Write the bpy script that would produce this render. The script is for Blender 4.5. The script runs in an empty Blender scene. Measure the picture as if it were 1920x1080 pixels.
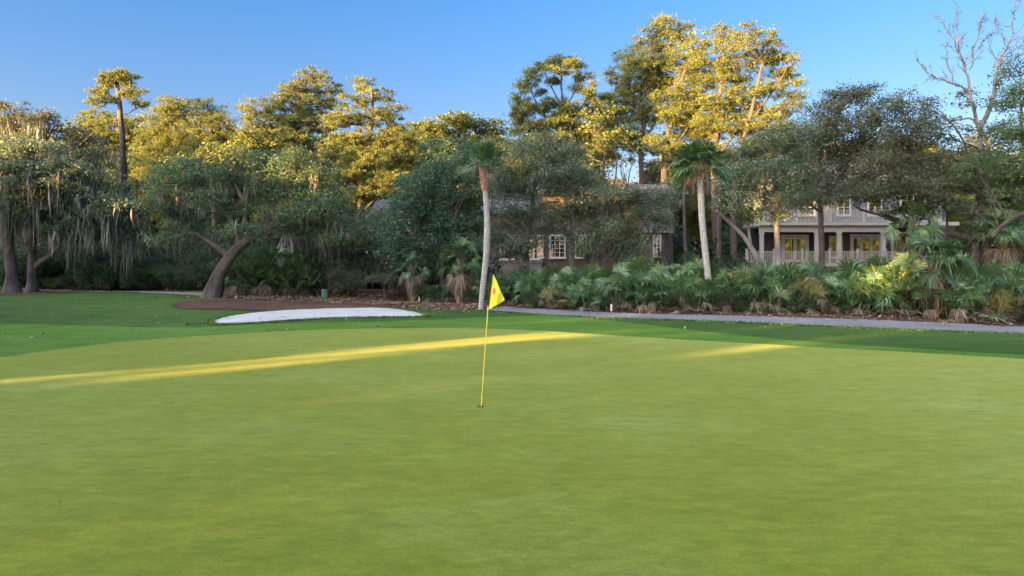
import bpy, math, random
import numpy as np
from mathutils import Vector
R = math.radians
scene = bpy.context.scene
COL = scene.collection

# ---------------------------------------------------------------- camera, sky, sun, exposure
CAMH, F, HY = 2.45, 1280.0, 480.0
cam = bpy.data.cameras.new('camera'); cam.sensor_width = 36.0; cam.lens = 24.0
cam.shift_y = -60.0 / 1920.0; cam.clip_end = 5000.0; cam.clip_start = 0.1
camo = bpy.data.objects.new('camera', cam); COL.objects.link(camo)
camo.location = (0, 0, CAMH); camo.rotation_euler = (R(90), 0, 0); scene.camera = camo

SUN_EL, SUN_AZ = 6.0, 235.0
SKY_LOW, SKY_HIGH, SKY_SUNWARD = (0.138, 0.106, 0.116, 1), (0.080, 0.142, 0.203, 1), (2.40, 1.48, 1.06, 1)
world = bpy.data.worlds.new("World"); scene.world = world; world.use_nodes = True
wn = world.node_tree.nodes; wl = world.node_tree.links
sky = wn.new('ShaderNodeTexSky'); sky.sky_type = 'NISHITA'; sky.sun_disc = False
sky.sun_elevation = R(SUN_EL + 7); sky.sun_rotation = R(SUN_AZ); sky.altitude = 0
sky.air_density = 1.0; sky.dust_density = 0.2; sky.ozone_density = 2.0
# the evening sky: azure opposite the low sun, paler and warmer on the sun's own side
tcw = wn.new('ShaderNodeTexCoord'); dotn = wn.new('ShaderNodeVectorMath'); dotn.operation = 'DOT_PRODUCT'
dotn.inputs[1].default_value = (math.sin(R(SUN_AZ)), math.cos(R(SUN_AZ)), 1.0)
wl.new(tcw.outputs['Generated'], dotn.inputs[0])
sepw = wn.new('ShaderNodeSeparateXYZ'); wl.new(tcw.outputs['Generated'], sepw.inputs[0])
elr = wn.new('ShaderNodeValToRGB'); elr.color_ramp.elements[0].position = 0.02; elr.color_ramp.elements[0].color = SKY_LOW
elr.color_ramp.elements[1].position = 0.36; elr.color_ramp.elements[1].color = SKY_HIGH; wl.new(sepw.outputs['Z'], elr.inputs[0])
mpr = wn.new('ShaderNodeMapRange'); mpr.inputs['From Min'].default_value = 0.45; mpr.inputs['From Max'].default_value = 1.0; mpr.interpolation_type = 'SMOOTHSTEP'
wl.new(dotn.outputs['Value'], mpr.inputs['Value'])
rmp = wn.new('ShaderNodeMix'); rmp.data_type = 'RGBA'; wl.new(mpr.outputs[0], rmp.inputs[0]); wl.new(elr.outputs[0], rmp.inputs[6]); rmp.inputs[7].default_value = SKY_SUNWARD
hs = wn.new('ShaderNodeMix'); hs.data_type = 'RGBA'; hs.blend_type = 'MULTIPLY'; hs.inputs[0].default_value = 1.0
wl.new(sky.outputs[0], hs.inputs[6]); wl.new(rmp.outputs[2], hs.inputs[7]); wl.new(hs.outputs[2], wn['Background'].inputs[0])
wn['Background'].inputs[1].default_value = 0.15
sun = bpy.data.lights.new('sun', 'SUN'); sun.energy = 4.5; sun.angle = R(0.7); sun.color = (1.0, 0.575, 0.20)
suno = bpy.data.objects.new('sun', sun); COL.objects.link(suno)
TO_SUN = Vector((math.sin(R(SUN_AZ)) * math.cos(R(SUN_EL)), math.cos(R(SUN_AZ)) * math.cos(R(SUN_EL)), math.sin(R(SUN_EL))))
suno.rotation_euler = (-TO_SUN).to_track_quat('-Z', 'Y').to_euler(); suno.location = (-30, -20, 40)
scene.view_settings.view_transform = 'Standard'; scene.view_settings.look = 'None'
scene.view_settings.exposure = 3.3; scene.view_settings.gamma = 1.0
scene.cycles.max_bounces = 6; scene.cycles.transparent_max_bounces = 8
U2 = np.array([-TO_SUN.x, -TO_SUN.y]); U2 /= np.linalg.norm(U2); N2 = np.array([U2[1], -U2[0]])

# ---------------------------------------------------------------- helpers
def sstep(a, b, x):
    t = np.clip((x - a) / (b - a), 0, 1); return t * t * (3 - 2 * t)

def hgt(x, y):
    """terrain height"""
    x = np.asarray(x, float); y = np.asarray(y, float)
    g = sstep(0.8, 1.25, np.sqrt((x / 19.0) ** 2 + ((y - 7) / 18.0) ** 2))      # flat inside the green
    far = 1 - sstep(42, 55, y)
    s = 0.10 * np.sin(x * 0.31 + 0.6) * np.sin(y * 0.37 + 1.0) + 0.07 * np.sin(x * 0.13 - y * 0.21)
    z = g * far * s
    z = z + 0.20 * np.exp(-(((x + 8.5) / 7.0) ** 2) - ((y - 34.0) / 2.2) ** 2)   # bank behind the bunker
    z = z - 0.25 * np.exp(-(((x + 16) / 9.0) ** 2) - ((y - 24.5) / 2.5) ** 2)
    z = z + 0.12 * np.exp(-(((x + 8.0) / 5.5) ** 2) - ((y - 24.0) / 0.9) ** 2)
    z = z * (1 - sstep(60, 80, np.hypot(x, y - 10)))
    return z

def G(px, py):
    """ground point seen at photo pixel"""
    y = CAMH * F / max(py - HY, 2.0)
    for _ in range(12):
        y = 0.5 * y + 0.5 * (CAMH - float(hgt((px - 960) / F * y, y))) * F / max(py - HY, 2.0)
    return np.array([(px - 960) / F * y, y])

def P(px, py, Y):
    return np.array([(px - 960) / F * Y, Y, CAMH - (py - HY) / F * Y])

class Acc:
    def __init__(s): s.v = []; s.f = []; s.m = []; s.sm = []; s.n = 0
    def add(s, v, f, mi=0, smooth=False):
        v = np.asarray(v, np.float32).reshape(-1, 3); f = np.asarray(f, np.int32)
        s.v.append(v); s.f.append(f + s.n); s.n += len(v)
        s.m.append(np.full(len(f), mi, np.int32)); s.sm.append(np.full(len(f), smooth, bool))
    def quads(s, q, mi=0):
        q = np.asarray(q, np.float32).reshape(-1, 4, 3)
        s.add(q, np.arange(len(q) * 4).reshape(-1, 4), mi)
    def tube(s, pts, rad, sides=7, mi=0, cap=True, ridge=None):
        pts = np.asarray(pts, float); k = len(pts); rad = np.broadcast_to(np.asarray(rad, float), (k,))
        t = np.gradient(pts, axis=0); t /= np.linalg.norm(t, axis=1)[:, None] + 1e-9
        ref = np.array([0.0, 1.0, 0.0]) if abs(t[:, 1]).mean() < 0.8 else np.array([1.0, 0, 0])
        a = np.cross(t, ref); a /= np.linalg.norm(a, axis=1)[:, None] + 1e-9; b = np.cross(t, a)
        th = np.linspace(0, 2 * math.pi, sides, endpoint=False)
        rk = np.ones((k, sides))
        if ridge is not None:
            base = ridge.normal(0, 1, sides); base = .5 * base + .25 * (np.roll(base, 1) + np.roll(base, -1)); walk = np.cumsum(ridge.normal(0, .30, (k, sides)), 0) * .5
            rk = 1 + np.clip(.10 * base[None] + .06 * walk, -.22, .24) + ridge.normal(0, .02, (k, sides)); rk *= (1 + .06 * ridge.normal(0, 1, (k, 1)))
            rk[:2] *= (1 + .16 * np.abs(np.sin(np.arange(sides) * 1.3)))[None] * np.array([1.08, 1.0])[:, None]
        ring = pts[:, None] + (rad[:, None] * rk)[:, :, None] * (np.cos(th)[None, :, None] * a[:, None] + np.sin(th)[None, :, None] * b[:, None])
        i = np.arange(k - 1)[:, None] * sides; j = np.arange(sides)[None]; j2 = (j + 1) % sides
        f = np.stack([i + j, i + j2, i + sides + j2, i + sides + j], -1).reshape(-1, 4)
        s.add(ring, f, mi, True)
        if cap and sides <= 12:
            for r_ in (ring[0][::-1], ring[-1]): s.add(r_, [list(range(sides))], mi)
    def box(s, x0, x1, y0, y1, z0, z1, mi=0, mat=None):
        v = np.array([(x, y, z) for x in (x0, x1) for y in (y0, y1) for z in (z0, z1)], float)
        if mat is not None: v = mat(v)
        s.add(v, [(0, 1, 3, 2), (4, 6, 7, 5), (0, 4, 5, 1), (2, 3, 7, 6), (0, 2, 6, 4), (1, 5, 7, 3)], mi)
    def build(s, name, mats, parent=None, origin=None):
        me = bpy.data.meshes.new(name)
        v = np.concatenate(s.v) if s.v else np.zeros((0, 3), np.float32)
        if origin is not None: v = v - np.asarray(origin, np.float32)
        tot = sum(len(f) for f in s.f); loops = np.concatenate([f.ravel() for f in s.f]) if s.f else np.zeros(0, np.int32)
        sizes = np.concatenate([np.full(len(f), f.shape[1], np.int32) for f in s.f]) if s.f else np.zeros(0, np.int32)
        me.vertices.add(len(v)); me.vertices.foreach_set('co', v.ravel())
        me.loops.add(len(loops)); me.loops.foreach_set('vertex_index', loops)
        me.polygons.add(tot); st = np.concatenate([[0], np.cumsum(sizes)[:-1]]).astype(np.int32) if tot else sizes
        me.polygons.foreach_set('loop_start', st); me.polygons.foreach_set('loop_total', sizes)
        if tot:
            me.polygons.foreach_set('material_index', np.concatenate(s.m)); me.polygons.foreach_set('use_smooth', np.concatenate(s.sm))
        if not isinstance(mats, (list, tuple)): mats = [mats]
        for m in mats: me.materials.append(m)
        me.update(calc_edges=True); me.validate()
        o = bpy.data.objects.new(name, me); COL.objects.link(o)
        if parent is not None: o.parent = parent
        elif origin is not None: o.location = origin
        return o

def tag(o, label, cat, group=None, kind=None):
    o['label'] = label; o['category'] = cat
    if group: o['group'] = group
    if kind: o['kind'] = kind
    return o
def struct(o, label=None):
    o['kind'] = 'structure'
    if label: o['label'] = label
    return o
def thing(name, label, cat, loc, group=None):
    o = bpy.data.objects.new(name, None); COL.objects.link(o); o.location = loc; o.empty_display_size = 0.3
    return tag(o, label, cat, group)
def dup(root, loc, rotz=0.0, sc=1.0, label=None, group=None, lean=(0, 0)):
    r = root.copy(); COL.objects.link(r); r.location = loc; r.rotation_euler = (lean[0], lean[1], rotz)
    r.scale = (sc, sc, sc) if np.isscalar(sc) else sc
    if label: r['label'] = label
    if group: r['group'] = group
    for ch in list(root.children):
        c = ch.copy(); COL.objects.link(c); c.parent = r
        for g in list(ch.children):
            d = g.copy(); COL.objects.link(d); d.parent = c
    return r

def wob(pts, n, amp, rng, sm=True):
    """resample a polyline with n points and a smooth wobble"""
    pts = np.asarray(pts, float); d = np.concatenate([[0], np.cumsum(np.linalg.norm(np.diff(pts, axis=0), axis=1))])
    t = np.linspace(0, d[-1], n)
    # Catmull-like smoothing through linear interp then averaging
    q = np.stack([np.interp(t, d, pts[:, k]) for k in range(3)], 1)
    if sm:
        for _ in range(2): q[1:-1] = 0.25 * q[:-2] + 0.5 * q[1:-1] + 0.25 * q[2:]
    w = rng.normal(0, 1, (n, 3)); w = np.cumsum(w, 0); w -= np.linspace(0, 1, n)[:, None] * w[-1]
    w *= amp / max(n, 1) ** 0.5
    w[0] = 0; w[-1] = 0
    return q + w

# ---------------------------------------------------------------- materials
class NT:
    def __init__(s, name):
        s.m = bpy.data.materials.new(name); s.m.use_nodes = True; s.t = s.m.node_tree
        s.b = s.t.nodes['Principled BSDF']; s.out = s.t.nodes['Material Output']
    def n(s, typ, **kw):
        x = s.t.nodes.new(typ)
        for k, v in kw.items():
            if k in x.inputs: x.inputs[k].default_value = v
            else: setattr(x, k, v)
        return x
    def l(s, a, b): s.t.links.new(a, b)
    def coord(s, scale=(1, 1, 1), kind='Object'):
        tc = s.n('ShaderNodeTexCoord'); mp = s.n('ShaderNodeMapping'); mp.inputs['Scale'].default_value = scale
        s.l(tc.outputs[kind], mp.inputs[0]); return mp.outputs[0]
    def noise(s, co, scale, detail=4, rough=0.55):
        x = s.n('ShaderNodeTexNoise', Scale=scale, Detail=detail, Roughness=rough); s.l(co, x.inputs['Vector']); return x.outputs['Fac']
    def ramp(s, fac, stops):
        r = s.n('ShaderNodeValToRGB'); e = r.color_ramp.elements
        while len(e) < len(stops): e.new(0.5)
        for el, (p, c) in zip(e, stops): el.position = p; el.color = (*c, 1)
        s.l(fac, r.inputs[0]); return r.outputs[0]
    def mix(s, fac, a, b, mode='MIX'):
        x = s.n('ShaderNodeMix', data_type='RGBA', blend_type=mode)
        if hasattr(fac, 'is_linked'): s.l(fac, x.inputs[0])
        else: x.inputs[0].default_value = fac
        for i, c in ((6, a), (7, b)):
            if hasattr(c, 'is_linked'): s.l(c, x.inputs[i])
            else: x.inputs[i].default_value = (*c, 1)
        return x.outputs[2]
    def bump(s, hgt_, dist=0.02, strength=0.6):
        b = s.n('ShaderNodeBump', Distance=dist, Strength=strength); s.l(hgt_, b.inputs['Height']); s.l(b.outputs[0], s.b.inputs['Normal'])

def leafmat(name, c0, c1, c2=None, trans=0.5, rough=0.5):
    t = NT(name); g = t.n('ShaderNodeNewGeometry')
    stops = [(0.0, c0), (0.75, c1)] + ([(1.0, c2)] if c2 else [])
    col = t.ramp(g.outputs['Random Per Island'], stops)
    co = t.coord(); nz = t.noise(co, 0.55, 2)
    v = t.ramp(nz, [(0.32, (0.62, 0.62, 0.62)), (0.66, (1.35, 1.35, 1.3))])
    col = t.mix(1.0, col, v, 'MULTIPLY')
    t.b.inputs['Roughness'].default_value = rough; t.b.inputs['Specular IOR Level'].default_value = 0.35
    t.l(col, t.b.inputs['Base Color'])
    tr = t.n('ShaderNodeBsdfTranslucent'); t.l(col, tr.inputs[0])
    mx = t.n('ShaderNodeMixShader'); mx.inputs[0].default_value = trans
    t.l(t.b.outputs[0], mx.inputs[1]); t.l(tr.outputs[0], mx.inputs[2]); t.l(mx.outputs[0], t.out.inputs[0])
    return t.m

def barkmat(name, a, b, c, sc=(3, 3, 0.6), scale=3.0, bump=0.05):
    t = NT(name); co = t.coord(sc); n1 = t.noise(co, scale, 8, 0.7); n2 = t.noise(t.coord((1, 1, 1)), 1.2, 4)
    col = t.ramp(n1, [(0.3, a), (0.5, b), (0.72, c)])
    col = t.mix(t.ramp(n2, [(0.4, (0, 0, 0)), (0.65, (0.6, 0.6, 0.6))]), col, (c[0] * 1.1, c[1] * 1.15, c[2] * 1.1))
    t.l(col, t.b.inputs['Base Color']); t.b.inputs['Roughness'].default_value = 0.9; t.bump(n1, bump, 0.9)
    return t.m

def plain(name, c, rough=0.6, var=0.15, scale=4.0, metal=0.0, bump=0.0):
    t = NT(name); n = t.noise(t.coord(), scale, 5)
    col = t.ramp(n, [(0.3, tuple(x * (1 - var) for x in c)), (0.7, tuple(min(1, x * (1 + var)) for x in c))])
    t.l(col, t.b.inputs['Base Color']); t.b.inputs['Roughness'].default_value = rough; t.b.inputs['Metallic'].default_value = metal
    if bump: t.bump(n, bump, 0.6)
    return t.m

def greenmat():
    t = NT('bentgrass'); co = t.coord()
    big = t.noise(t.coord((.8, 1.3, 1)), 0.22, 3, 0.6); mid = t.noise(t.coord((.8, 1.6, 1)), 1.1, 5, 0.7); fine = t.noise(t.coord((1, 1, 1)), 26.0, 4, 0.75); spk = t.noise(t.coord((1.0, 2.2, 1)), 70.0, 2, 0.8)
    c = t.ramp(big, [(0.30, (0.124, 0.149, 0.008)), (0.5, (0.149, 0.186, 0.017)), (0.70, (0.175, 0.220, 0.048))])
    c = t.mix(t.ramp(mid, [(0.38, (0, 0, 0)), (0.68, (0.65, 0.65, 0.65))]), c, (0.104, 0.137, 0.007))
    bl2 = t.noise(t.coord((1.0, 2.4, 1)), 2.6, 4, 0.7); c = t.mix(1.0, c, t.ramp(bl2, [(0.34, (0.76, 0.81, 0.66)), (0.66, (1.18, 1.14, 1.35))]), 'MULTIPLY')
    c = t.mix(1.0, c, t.ramp(fine, [(0.25, (0.80, 0.82, 0.76)), (0.72, (1.16, 1.13, 1.15))]), 'MULTIPLY')
    c = t.mix(1.0, c, t.ramp(spk, [(0.3, (0.62, 0.66, 0.55)), (0.7, (1.34, 1.30, 1.3))]), 'MULTIPLY')
    xf = t.noise(t.coord((1, 1, 1)), 240.0, 2, 0.8); c = t.mix(1.0, c, t.ramp(xf, [(0.3, (0.72, 0.75, 0.65)), (0.7, (1.25, 1.21, 1.2))]), 'MULTIPLY')
    vm = t.n('ShaderNodeTexVoronoi', Scale=1.5, Randomness=1.0); t.l(co, vm.inputs['Vector']); c = t.mix(t.ramp(vm.outputs['Distance'], [(0.025, (0.6, 0.6, 0.6)), (0.055, (0, 0, 0))]), c, (0.075, 0.085, 0.02))
    t.l(c, t.b.inputs['Base Color']); t.b.inputs['Roughness'].default_value = 1.0; t.b.inputs['Specular IOR Level'].default_value = 0.02
    t.b.inputs['Sheen Weight'].default_value = 0.20; t.b.inputs['Sheen Roughness'].default_value = 0.45; t.b.inputs['Sheen Tint'].default_value = (0.85, 0.92, 0.42, 1)
    h = t.mix(0.5, fine, spk); t.bump(h, 0.008, 0.7); return t.m

def turfmat(name, a, b, c, mow=0.0, dry=(0.16, 0.15, 0.05), dryamt=0.35):
    t = NT(name); co = t.coord()
    big = t.noise(co, 0.10, 4, 0.6); mid = t.noise(t.coord((0.6, 1.6, 1)), 0.8, 4, 0.7); fine = t.noise(co, 9.0, 5, 0.8); sp = t.noise(t.coord((1, 0.6, 1)), 38, 3, 0.8)
    col = t.ramp(big, [(0.3, a), (0.5, b), (0.7, c)])
    col = t.mix(t.ramp(mid, [(0.38, (0, 0, 0)), (0.72, (dryamt,) * 3)]), col, dry)
    col = t.mix(1.0, col, t.ramp(fine, [(0.25, (0.66, 0.68, 0.62)), (0.72, (1.28, 1.25, 1.22))]), 'MULTIPLY')
    col = t.mix(1.0, col, t.ramp(sp, [(0.3, (0.8, 0.8, 0.75)), (0.7, (1.2, 1.18, 1.15))]), 'MULTIPLY')
    t.l(col, t.b.inputs['Base Color']); t.b.inputs['Roughness'].default_value = 0.9; t.b.inputs['Specular IOR Level'].default_value = 0.03
    t.bump(t.mix(0.5, fine, sp), 0.05, 0.8); return t.m

def littermat():
    t = NT('leaf_litter'); co = t.coord(); n1 = t.noise(co, 0.35, 5, 0.6); n2 = t.noise(co, 7.0, 6, 0.8)
    v = t.n('ShaderNodeTexVoronoi', Scale=9.0); t.l(co, v.inputs['Vector'])
    c = t.ramp(n1, [(0.35, (0.060, 0.035, 0.026)), (0.55, (0.095, 0.056, 0.041)), (0.75, (0.135, 0.090, 0.066))])
    c = t.mix(1.0, c, t.ramp(n2, [(0.3, (0.55, 0.55, 0.55)), (0.7, (1.5, 1.45, 1.4))]), 'MULTIPLY')
    c = t.mix(t.ramp(v.outputs['Distance'], [(0.05, (0.6, 0.6, 0.6)), (0.16, (0, 0, 0))]), c, (0.26, 0.17, 0.11))
    t.l(c, t.b.inputs['Base Color']); t.b.inputs['Roughness'].default_value = 0.95; t.b.inputs['Specular IOR Level'].default_value = 0.1
    t.bump(n2, 0.08, 0.9); return t.m

def pathmat():
    t = NT('asphalt'); co = t.coord(); n1 = t.noise(co, 0.5, 5); n2 = t.noise(co, 45, 3, 0.8)
    c = t.ramp(n1, [(0.3, (0.135, 0.133, 0.135)), (0.7, (0.19, 0.187, 0.19))])
    c = t.mix(1.0, c, t.ramp(n2, [(0.3, (0.8, 0.8, 0.8)), (0.7, (1.15, 1.15, 1.15))]), 'MULTIPLY')
    lv = t.noise(co, 5.0, 6, 0.8)
    c = t.mix(t.ramp(lv, [(0.66, (0, 0, 0)), (0.72, (0.5, 0.5, 0.5))]), c, (0.12, 0.085, 0.06))
    t.l(c, t.b.inputs['Base Color']); t.b.inputs['Roughness'].default_value = 0.9; t.bump(n2, 0.006, 0.5); return t.m

def sandmat():
    t = NT('sand'); co = t.coord(); n1 = t.noise(t.coord((1, 1, 1)), 0.7, 4); 
    w = t.n('ShaderNodeTexWave', Scale=2.2, Distortion=3.0, Detail=3.0); w.bands_direction = 'Y'; t.l(co, w.inputs['Vector'])
    c = t.ramp(n1, [(0.3, (0.43, 0.42, 0.39)), (0.7, (0.58, 0.57, 0.545))])
    t.l(c, t.b.inputs['Base Color']); t.b.inputs['Roughness'].default_value = 0.95
    h = t.mix(0.4, w.outputs['Fac'], t.noise(co, 7, 5)); t.bump(h, 0.09, 0.9); return t.m

def brickmat():
    t = NT('brick'); tc = t.n('ShaderNodeTexCoord'); mp = t.n('ShaderNodeMapping'); mp.inputs['Rotation'].default_value = (R(90), 0, 0)
    t.l(tc.outputs['Object'], mp.inputs[0])
    b = t.n('ShaderNodeTexBrick', Scale=1.0); b.inputs['Brick Width'].default_value = 0.22; b.inputs['Row Height'].default_value = 0.075; b.inputs['Mortar Size'].default_value = 0.008
    b.inputs['Color1'].default_value = (0.060, 0.042, 0.035, 1); b.inputs['Color2'].default_value = (0.095, 0.068, 0.056, 1); b.inputs['Mortar'].default_value = (0.10, 0.094, 0.088, 1)
    t.l(mp.outputs[0], b.inputs['Vector']); n = t.noise(t.coord(), 0.8, 4)
    c = t.mix(1.0, b.outputs['Color'], t.ramp(n, [(0.3, (0.75, 0.75, 0.75)), (0.7, (1.15, 1.15, 1.15))]), 'MULTIPLY')
    t.l(c, t.b.inputs['Base Color']); t.b.inputs['Roughness'].default_value = 0.9; t.bump(b.outputs['Fac'], -0.01, 0.6); return t.m

def shinglemat():
    t = NT('roof_shingle'); co = t.coord((1, 1, 3)); b = t.n('ShaderNodeTexBrick', Scale=1.0); b.inputs['Brick Width'].default_value = 0.35; b.inputs['Row Height'].default_value = 0.2
    b.inputs['Mortar Size'].default_value = 0.012
    b.inputs['Color1'].default_value = (0.07, 0.074, 0.085, 1); b.inputs['Color2'].default_value = (0.11, 0.115, 0.13, 1); b.inputs['Mortar'].default_value = (0.06, 0.06, 0.065, 1)
    t.l(co, b.inputs['Vector']); t.l(b.outputs['Color'], t.b.inputs['Base Color']); t.b.inputs['Roughness'].default_value = 0.85; return t.m

def glassmat():
    t = NT('window_glass'); t.b.inputs['Base Color'].default_value = (0.24, 0.25, 0.28, 1); t.b.inputs['Metallic'].default_value = 1.0; t.b.inputs['Roughness'].default_value = 0.03
    t.b.inputs['IOR'].default_value = 1.9; t.b.inputs['Specular IOR Level'].default_value = 1.0
    n = t.noise(t.coord(), 1.5, 2); t.bump(n, 0.01, 0.15); return t.m

def bootmat():
    t = NT('palm_boots'); co = t.coord(); n = t.noise(co, 9, 5, 0.75)
    c = t.ramp(n, [(0.3, (0.10, 0.05, 0.03)), (0.5, (0.27, 0.13, 0.08)), (0.7, (0.42, 0.30, 0.22))])
    t.l(c, t.b.inputs['Base Color']); t.b.inputs['Roughness'].default_value = 0.9; return t.m

def palmtrunkmat():
    t = NT('palm_trunk'); co = t.coord((2, 2, 14)); n = t.noise(co, 2.0, 6, 0.7); n2 = t.noise(t.coord((8, 8, 1.5)), 2, 5)
    c = t.ramp(n, [(0.3, (0.20, 0.19, 0.17)), (0.5, (0.34, 0.33, 0.30)), (0.7, (0.46, 0.45, 0.42))])
    c = t.mix(1.0, c, t.ramp(n2, [(0.3, (0.75, 0.72, 0.7)), (0.7, (1.15, 1.15, 1.15))]), 'MULTIPLY')
    t.l(c, t.b.inputs['Base Color']); t.b.inputs['Roughness'].default_value = 0.9; t.bump(n, 0.03, 0.8); return t.m

M = dict(
    green=greenmat(),
    fringe=turfmat('fringe_turf', (0.052, 0.132, 0.020), (0.074, 0.160, 0.028), (0.110, 0.190, 0.044), dry=(0.18, 0.27, 0.06), dryamt=0.45),
    rough=turfmat('rough_turf', (0.028, 0.072, 0.018), (0.043, 0.097, 0.025), (0.070, 0.124, 0.034), dry=(0.12, 0.15, 0.05), dryamt=0.4),
    lawn=turfmat('shade_lawn', (0.075, 0.11, 0.025), (0.105, 0.135, 0.035), (0.13, 0.15, 0.045), dry=(0.17, 0.14, 0.06), dryamt=0.6),
    litter=littermat(), path=pathmat(), sand=sandmat(), brick=brickmat(), shingle=shinglemat(), glass=glassmat(),
    boots=bootmat(), ptrunk=palmtrunkmat(),
    bark=barkmat('oak_bark', (0.020, 0.015, 0.012), (0.065, 0.052, 0.042), (0.15, 0.128, 0.108), (5, 5, 0.9), bump=.1),
    barkdk=barkmat('dark_bark', (0.015, 0.012, 0.010), (0.042, 0.035, 0.029), (0.09, 0.08, 0.07), (5, 5, 0.9), bump=.08),
    barkpine=barkmat('pine_bark', (0.026, 0.016, 0.013), (0.062, 0.042, 0.035), (0.115, 0.085, 0.074), (4, 4, 1.0)),
    barkpale=barkmat('pale_bark', (0.05, 0.045, 0.04), (0.11, 0.10, 0.09), (0.24, 0.225, 0.21)),
    oak=leafmat('oak_leaves', (0.068, 0.122, 0.054), (0.130, 0.202, 0.094), (0.22, 0.28, 0.145)),
    oakdk=leafmat('dark_oak_leaves', (0.054, 0.118, 0.070), (0.108, 0.195, 0.112), (0.205, 0.285, 0.18)),
    oakgrey=leafmat('grey_oak_leaves', (0.080, 0.120, 0.066), (0.158, 0.210, 0.122), (0.28, 0.33, 0.21)),
    oakbrown=leafmat('brownish_oak_leaves', (0.068, 0.088, 0.052), (0.132, 0.158, 0.094), (0.24, 0.25, 0.155)),
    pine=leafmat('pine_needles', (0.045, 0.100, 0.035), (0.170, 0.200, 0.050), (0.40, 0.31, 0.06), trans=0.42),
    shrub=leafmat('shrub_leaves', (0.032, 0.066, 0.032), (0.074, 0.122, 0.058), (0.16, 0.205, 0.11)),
    yellow=leafmat('sun_tinted_leaves', (0.28, 0.26, 0.03), (0.42, 0.38, 0.05), (0.5, 0.45, 0.08), trans=0.4),  # leaf colour with the yellow of sunlight painted in
    moss=leafmat('spanish_moss', (0.12, 0.125, 0.105), (0.205, 0.205, 0.175), (0.30, 0.295, 0.26), trans=0.3),
    palm=leafmat('palm_fronds', (0.038, 0.088, 0.032), (0.086, 0.158, 0.060), (0.20, 0.28, 0.12), trans=0.25, rough=0.33),
    palmy=leafmat('yellowing_fronds', (0.13, 0.15, 0.05), (0.20, 0.20, 0.08), (0.27, 0.24, 0.12), trans=0.25, rough=0.5),
    dead=leafmat('dead_fronds', (0.10, 0.080, 0.056), (0.20, 0.165, 0.12), (0.33, 0.28, 0.22), trans=0.15, rough=0.8),
    white=plain('white_paint', (0.42, 0.41, 0.39), 0.5, 0.06), cream=plain('cream_paint', (0.31, 0.318, 0.285), 0.6, 0.08),
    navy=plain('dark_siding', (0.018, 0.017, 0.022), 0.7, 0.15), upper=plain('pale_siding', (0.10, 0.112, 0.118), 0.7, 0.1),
    bin=plain('green_plastic', (0.045, 0.17, 0.11), 0.5, 0.12), binlid=plain('dark_green_plastic', (0.03, 0.12, 0.08), 0.5, 0.1),
    fpole=plain('yellow_fibreglass', (0.72, 0.58, 0.05), 0.4, 0.05), black=plain('black_plastic', (0.02, 0.018, 0.02), 0.4, 0.1),
    flag=plain('yellow_nylon', (0.80, 0.70, 0.03), 0.55, 0.04), emblem=plain('orange_print', (0.62, 0.17, 0.03), 0.6, 0.15, 30),
    print=plain('faint_print', (0.50, 0.38, 0.03), 0.6, 0.15, 30),
    cup=plain('cup_liner', (0.55, 0.55, 0.53), 0.5, 0.05), stake=plain('stake_white', (0.7, 0.68, 0.64), 0.6, 0.08),
    stone=plain('terrace_stone', (0.17, 0.155, 0.13), 0.9, 0.3, 3, bump=0.03), concrete=plain('pale_ground', (0.3, 0.24, 0.19), 0.9, 0.2),
    mortarwood=plain('weathered_wood', (0.16, 0.14, 0.12), 0.85, 0.25, 6),
)
# ---------------------------------------------------------------- ground sheets
def clip(poly, axis, val, keep_gt):
    out = []; n = len(poly)
    for i in range(n):
        a, b = poly[i], poly[(i + 1) % n]
        ia = (a[axis] >= val) if keep_gt else (a[axis] <= val); ib = (b[axis] >= val) if keep_gt else (b[axis] <= val)
        if ia: out.append(a)
        if ia != ib:
            t = (val - a[axis]) / (b[axis] - a[axis]); out.append((a[0] + t * (b[0] - a[0]), a[1] + t * (b[1] - a[1])))
    return out
def smooth_poly(pts, it=2):
    p = np.asarray(pts, float)
    for _ in range(it):
        q = np.roll(p, -1, axis=0); p = np.stack([0.75 * p + 0.25 * q, 0.25 * p + 0.75 * q], 1).reshape(-1, 2)
    return p
def sheet(name, poly, mat, off, cell=0.5, skirt=False):
    a = Acc(); poly = [tuple(map(float, p)) for p in poly]
    xs = [p[0] for p in poly]; ys = [p[1] for p in poly]
    x = math.floor(min(xs) / cell) * cell
    while x < max(xs):
        strip = clip(clip(poly, 0, x, True), 0, x + cell, False)
        if len(strip) >= 3:
            sy = [p[1] for p in strip]; y = math.floor(min(sy) / cell) * cell
            while y < max(sy):
                c = clip(clip(strip, 1, y, True), 1, y + cell, False)
                if len(c) >= 3:
                    c = np.array(c); keep = [0]
                    for i in range(1, len(c)):
                        if np.hypot(*(c[i] - c[keep[-1]])) > 1e-4: keep.append(i)
                    if len(keep) > 1 and np.hypot(*(c[keep[-1]] - c[0])) < 1e-4: keep.pop()
                    c = c[keep]
                    if len(c) >= 3:
                        ar = 0.5 * np.sum(c[:, 0] * np.roll(c[:, 1], -1) - np.roll(c[:, 0], -1) * c[:, 1])
                        if abs(ar) > 1e-5:
                            if ar < 0: c = c[::-1]
                            a.add(np.column_stack([c, hgt(c[:, 0], c[:, 1]) + off]), [list(range(len(c)))], 0, True)
                y += cell
        x += cell
    return a.build(name, mat)

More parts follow.
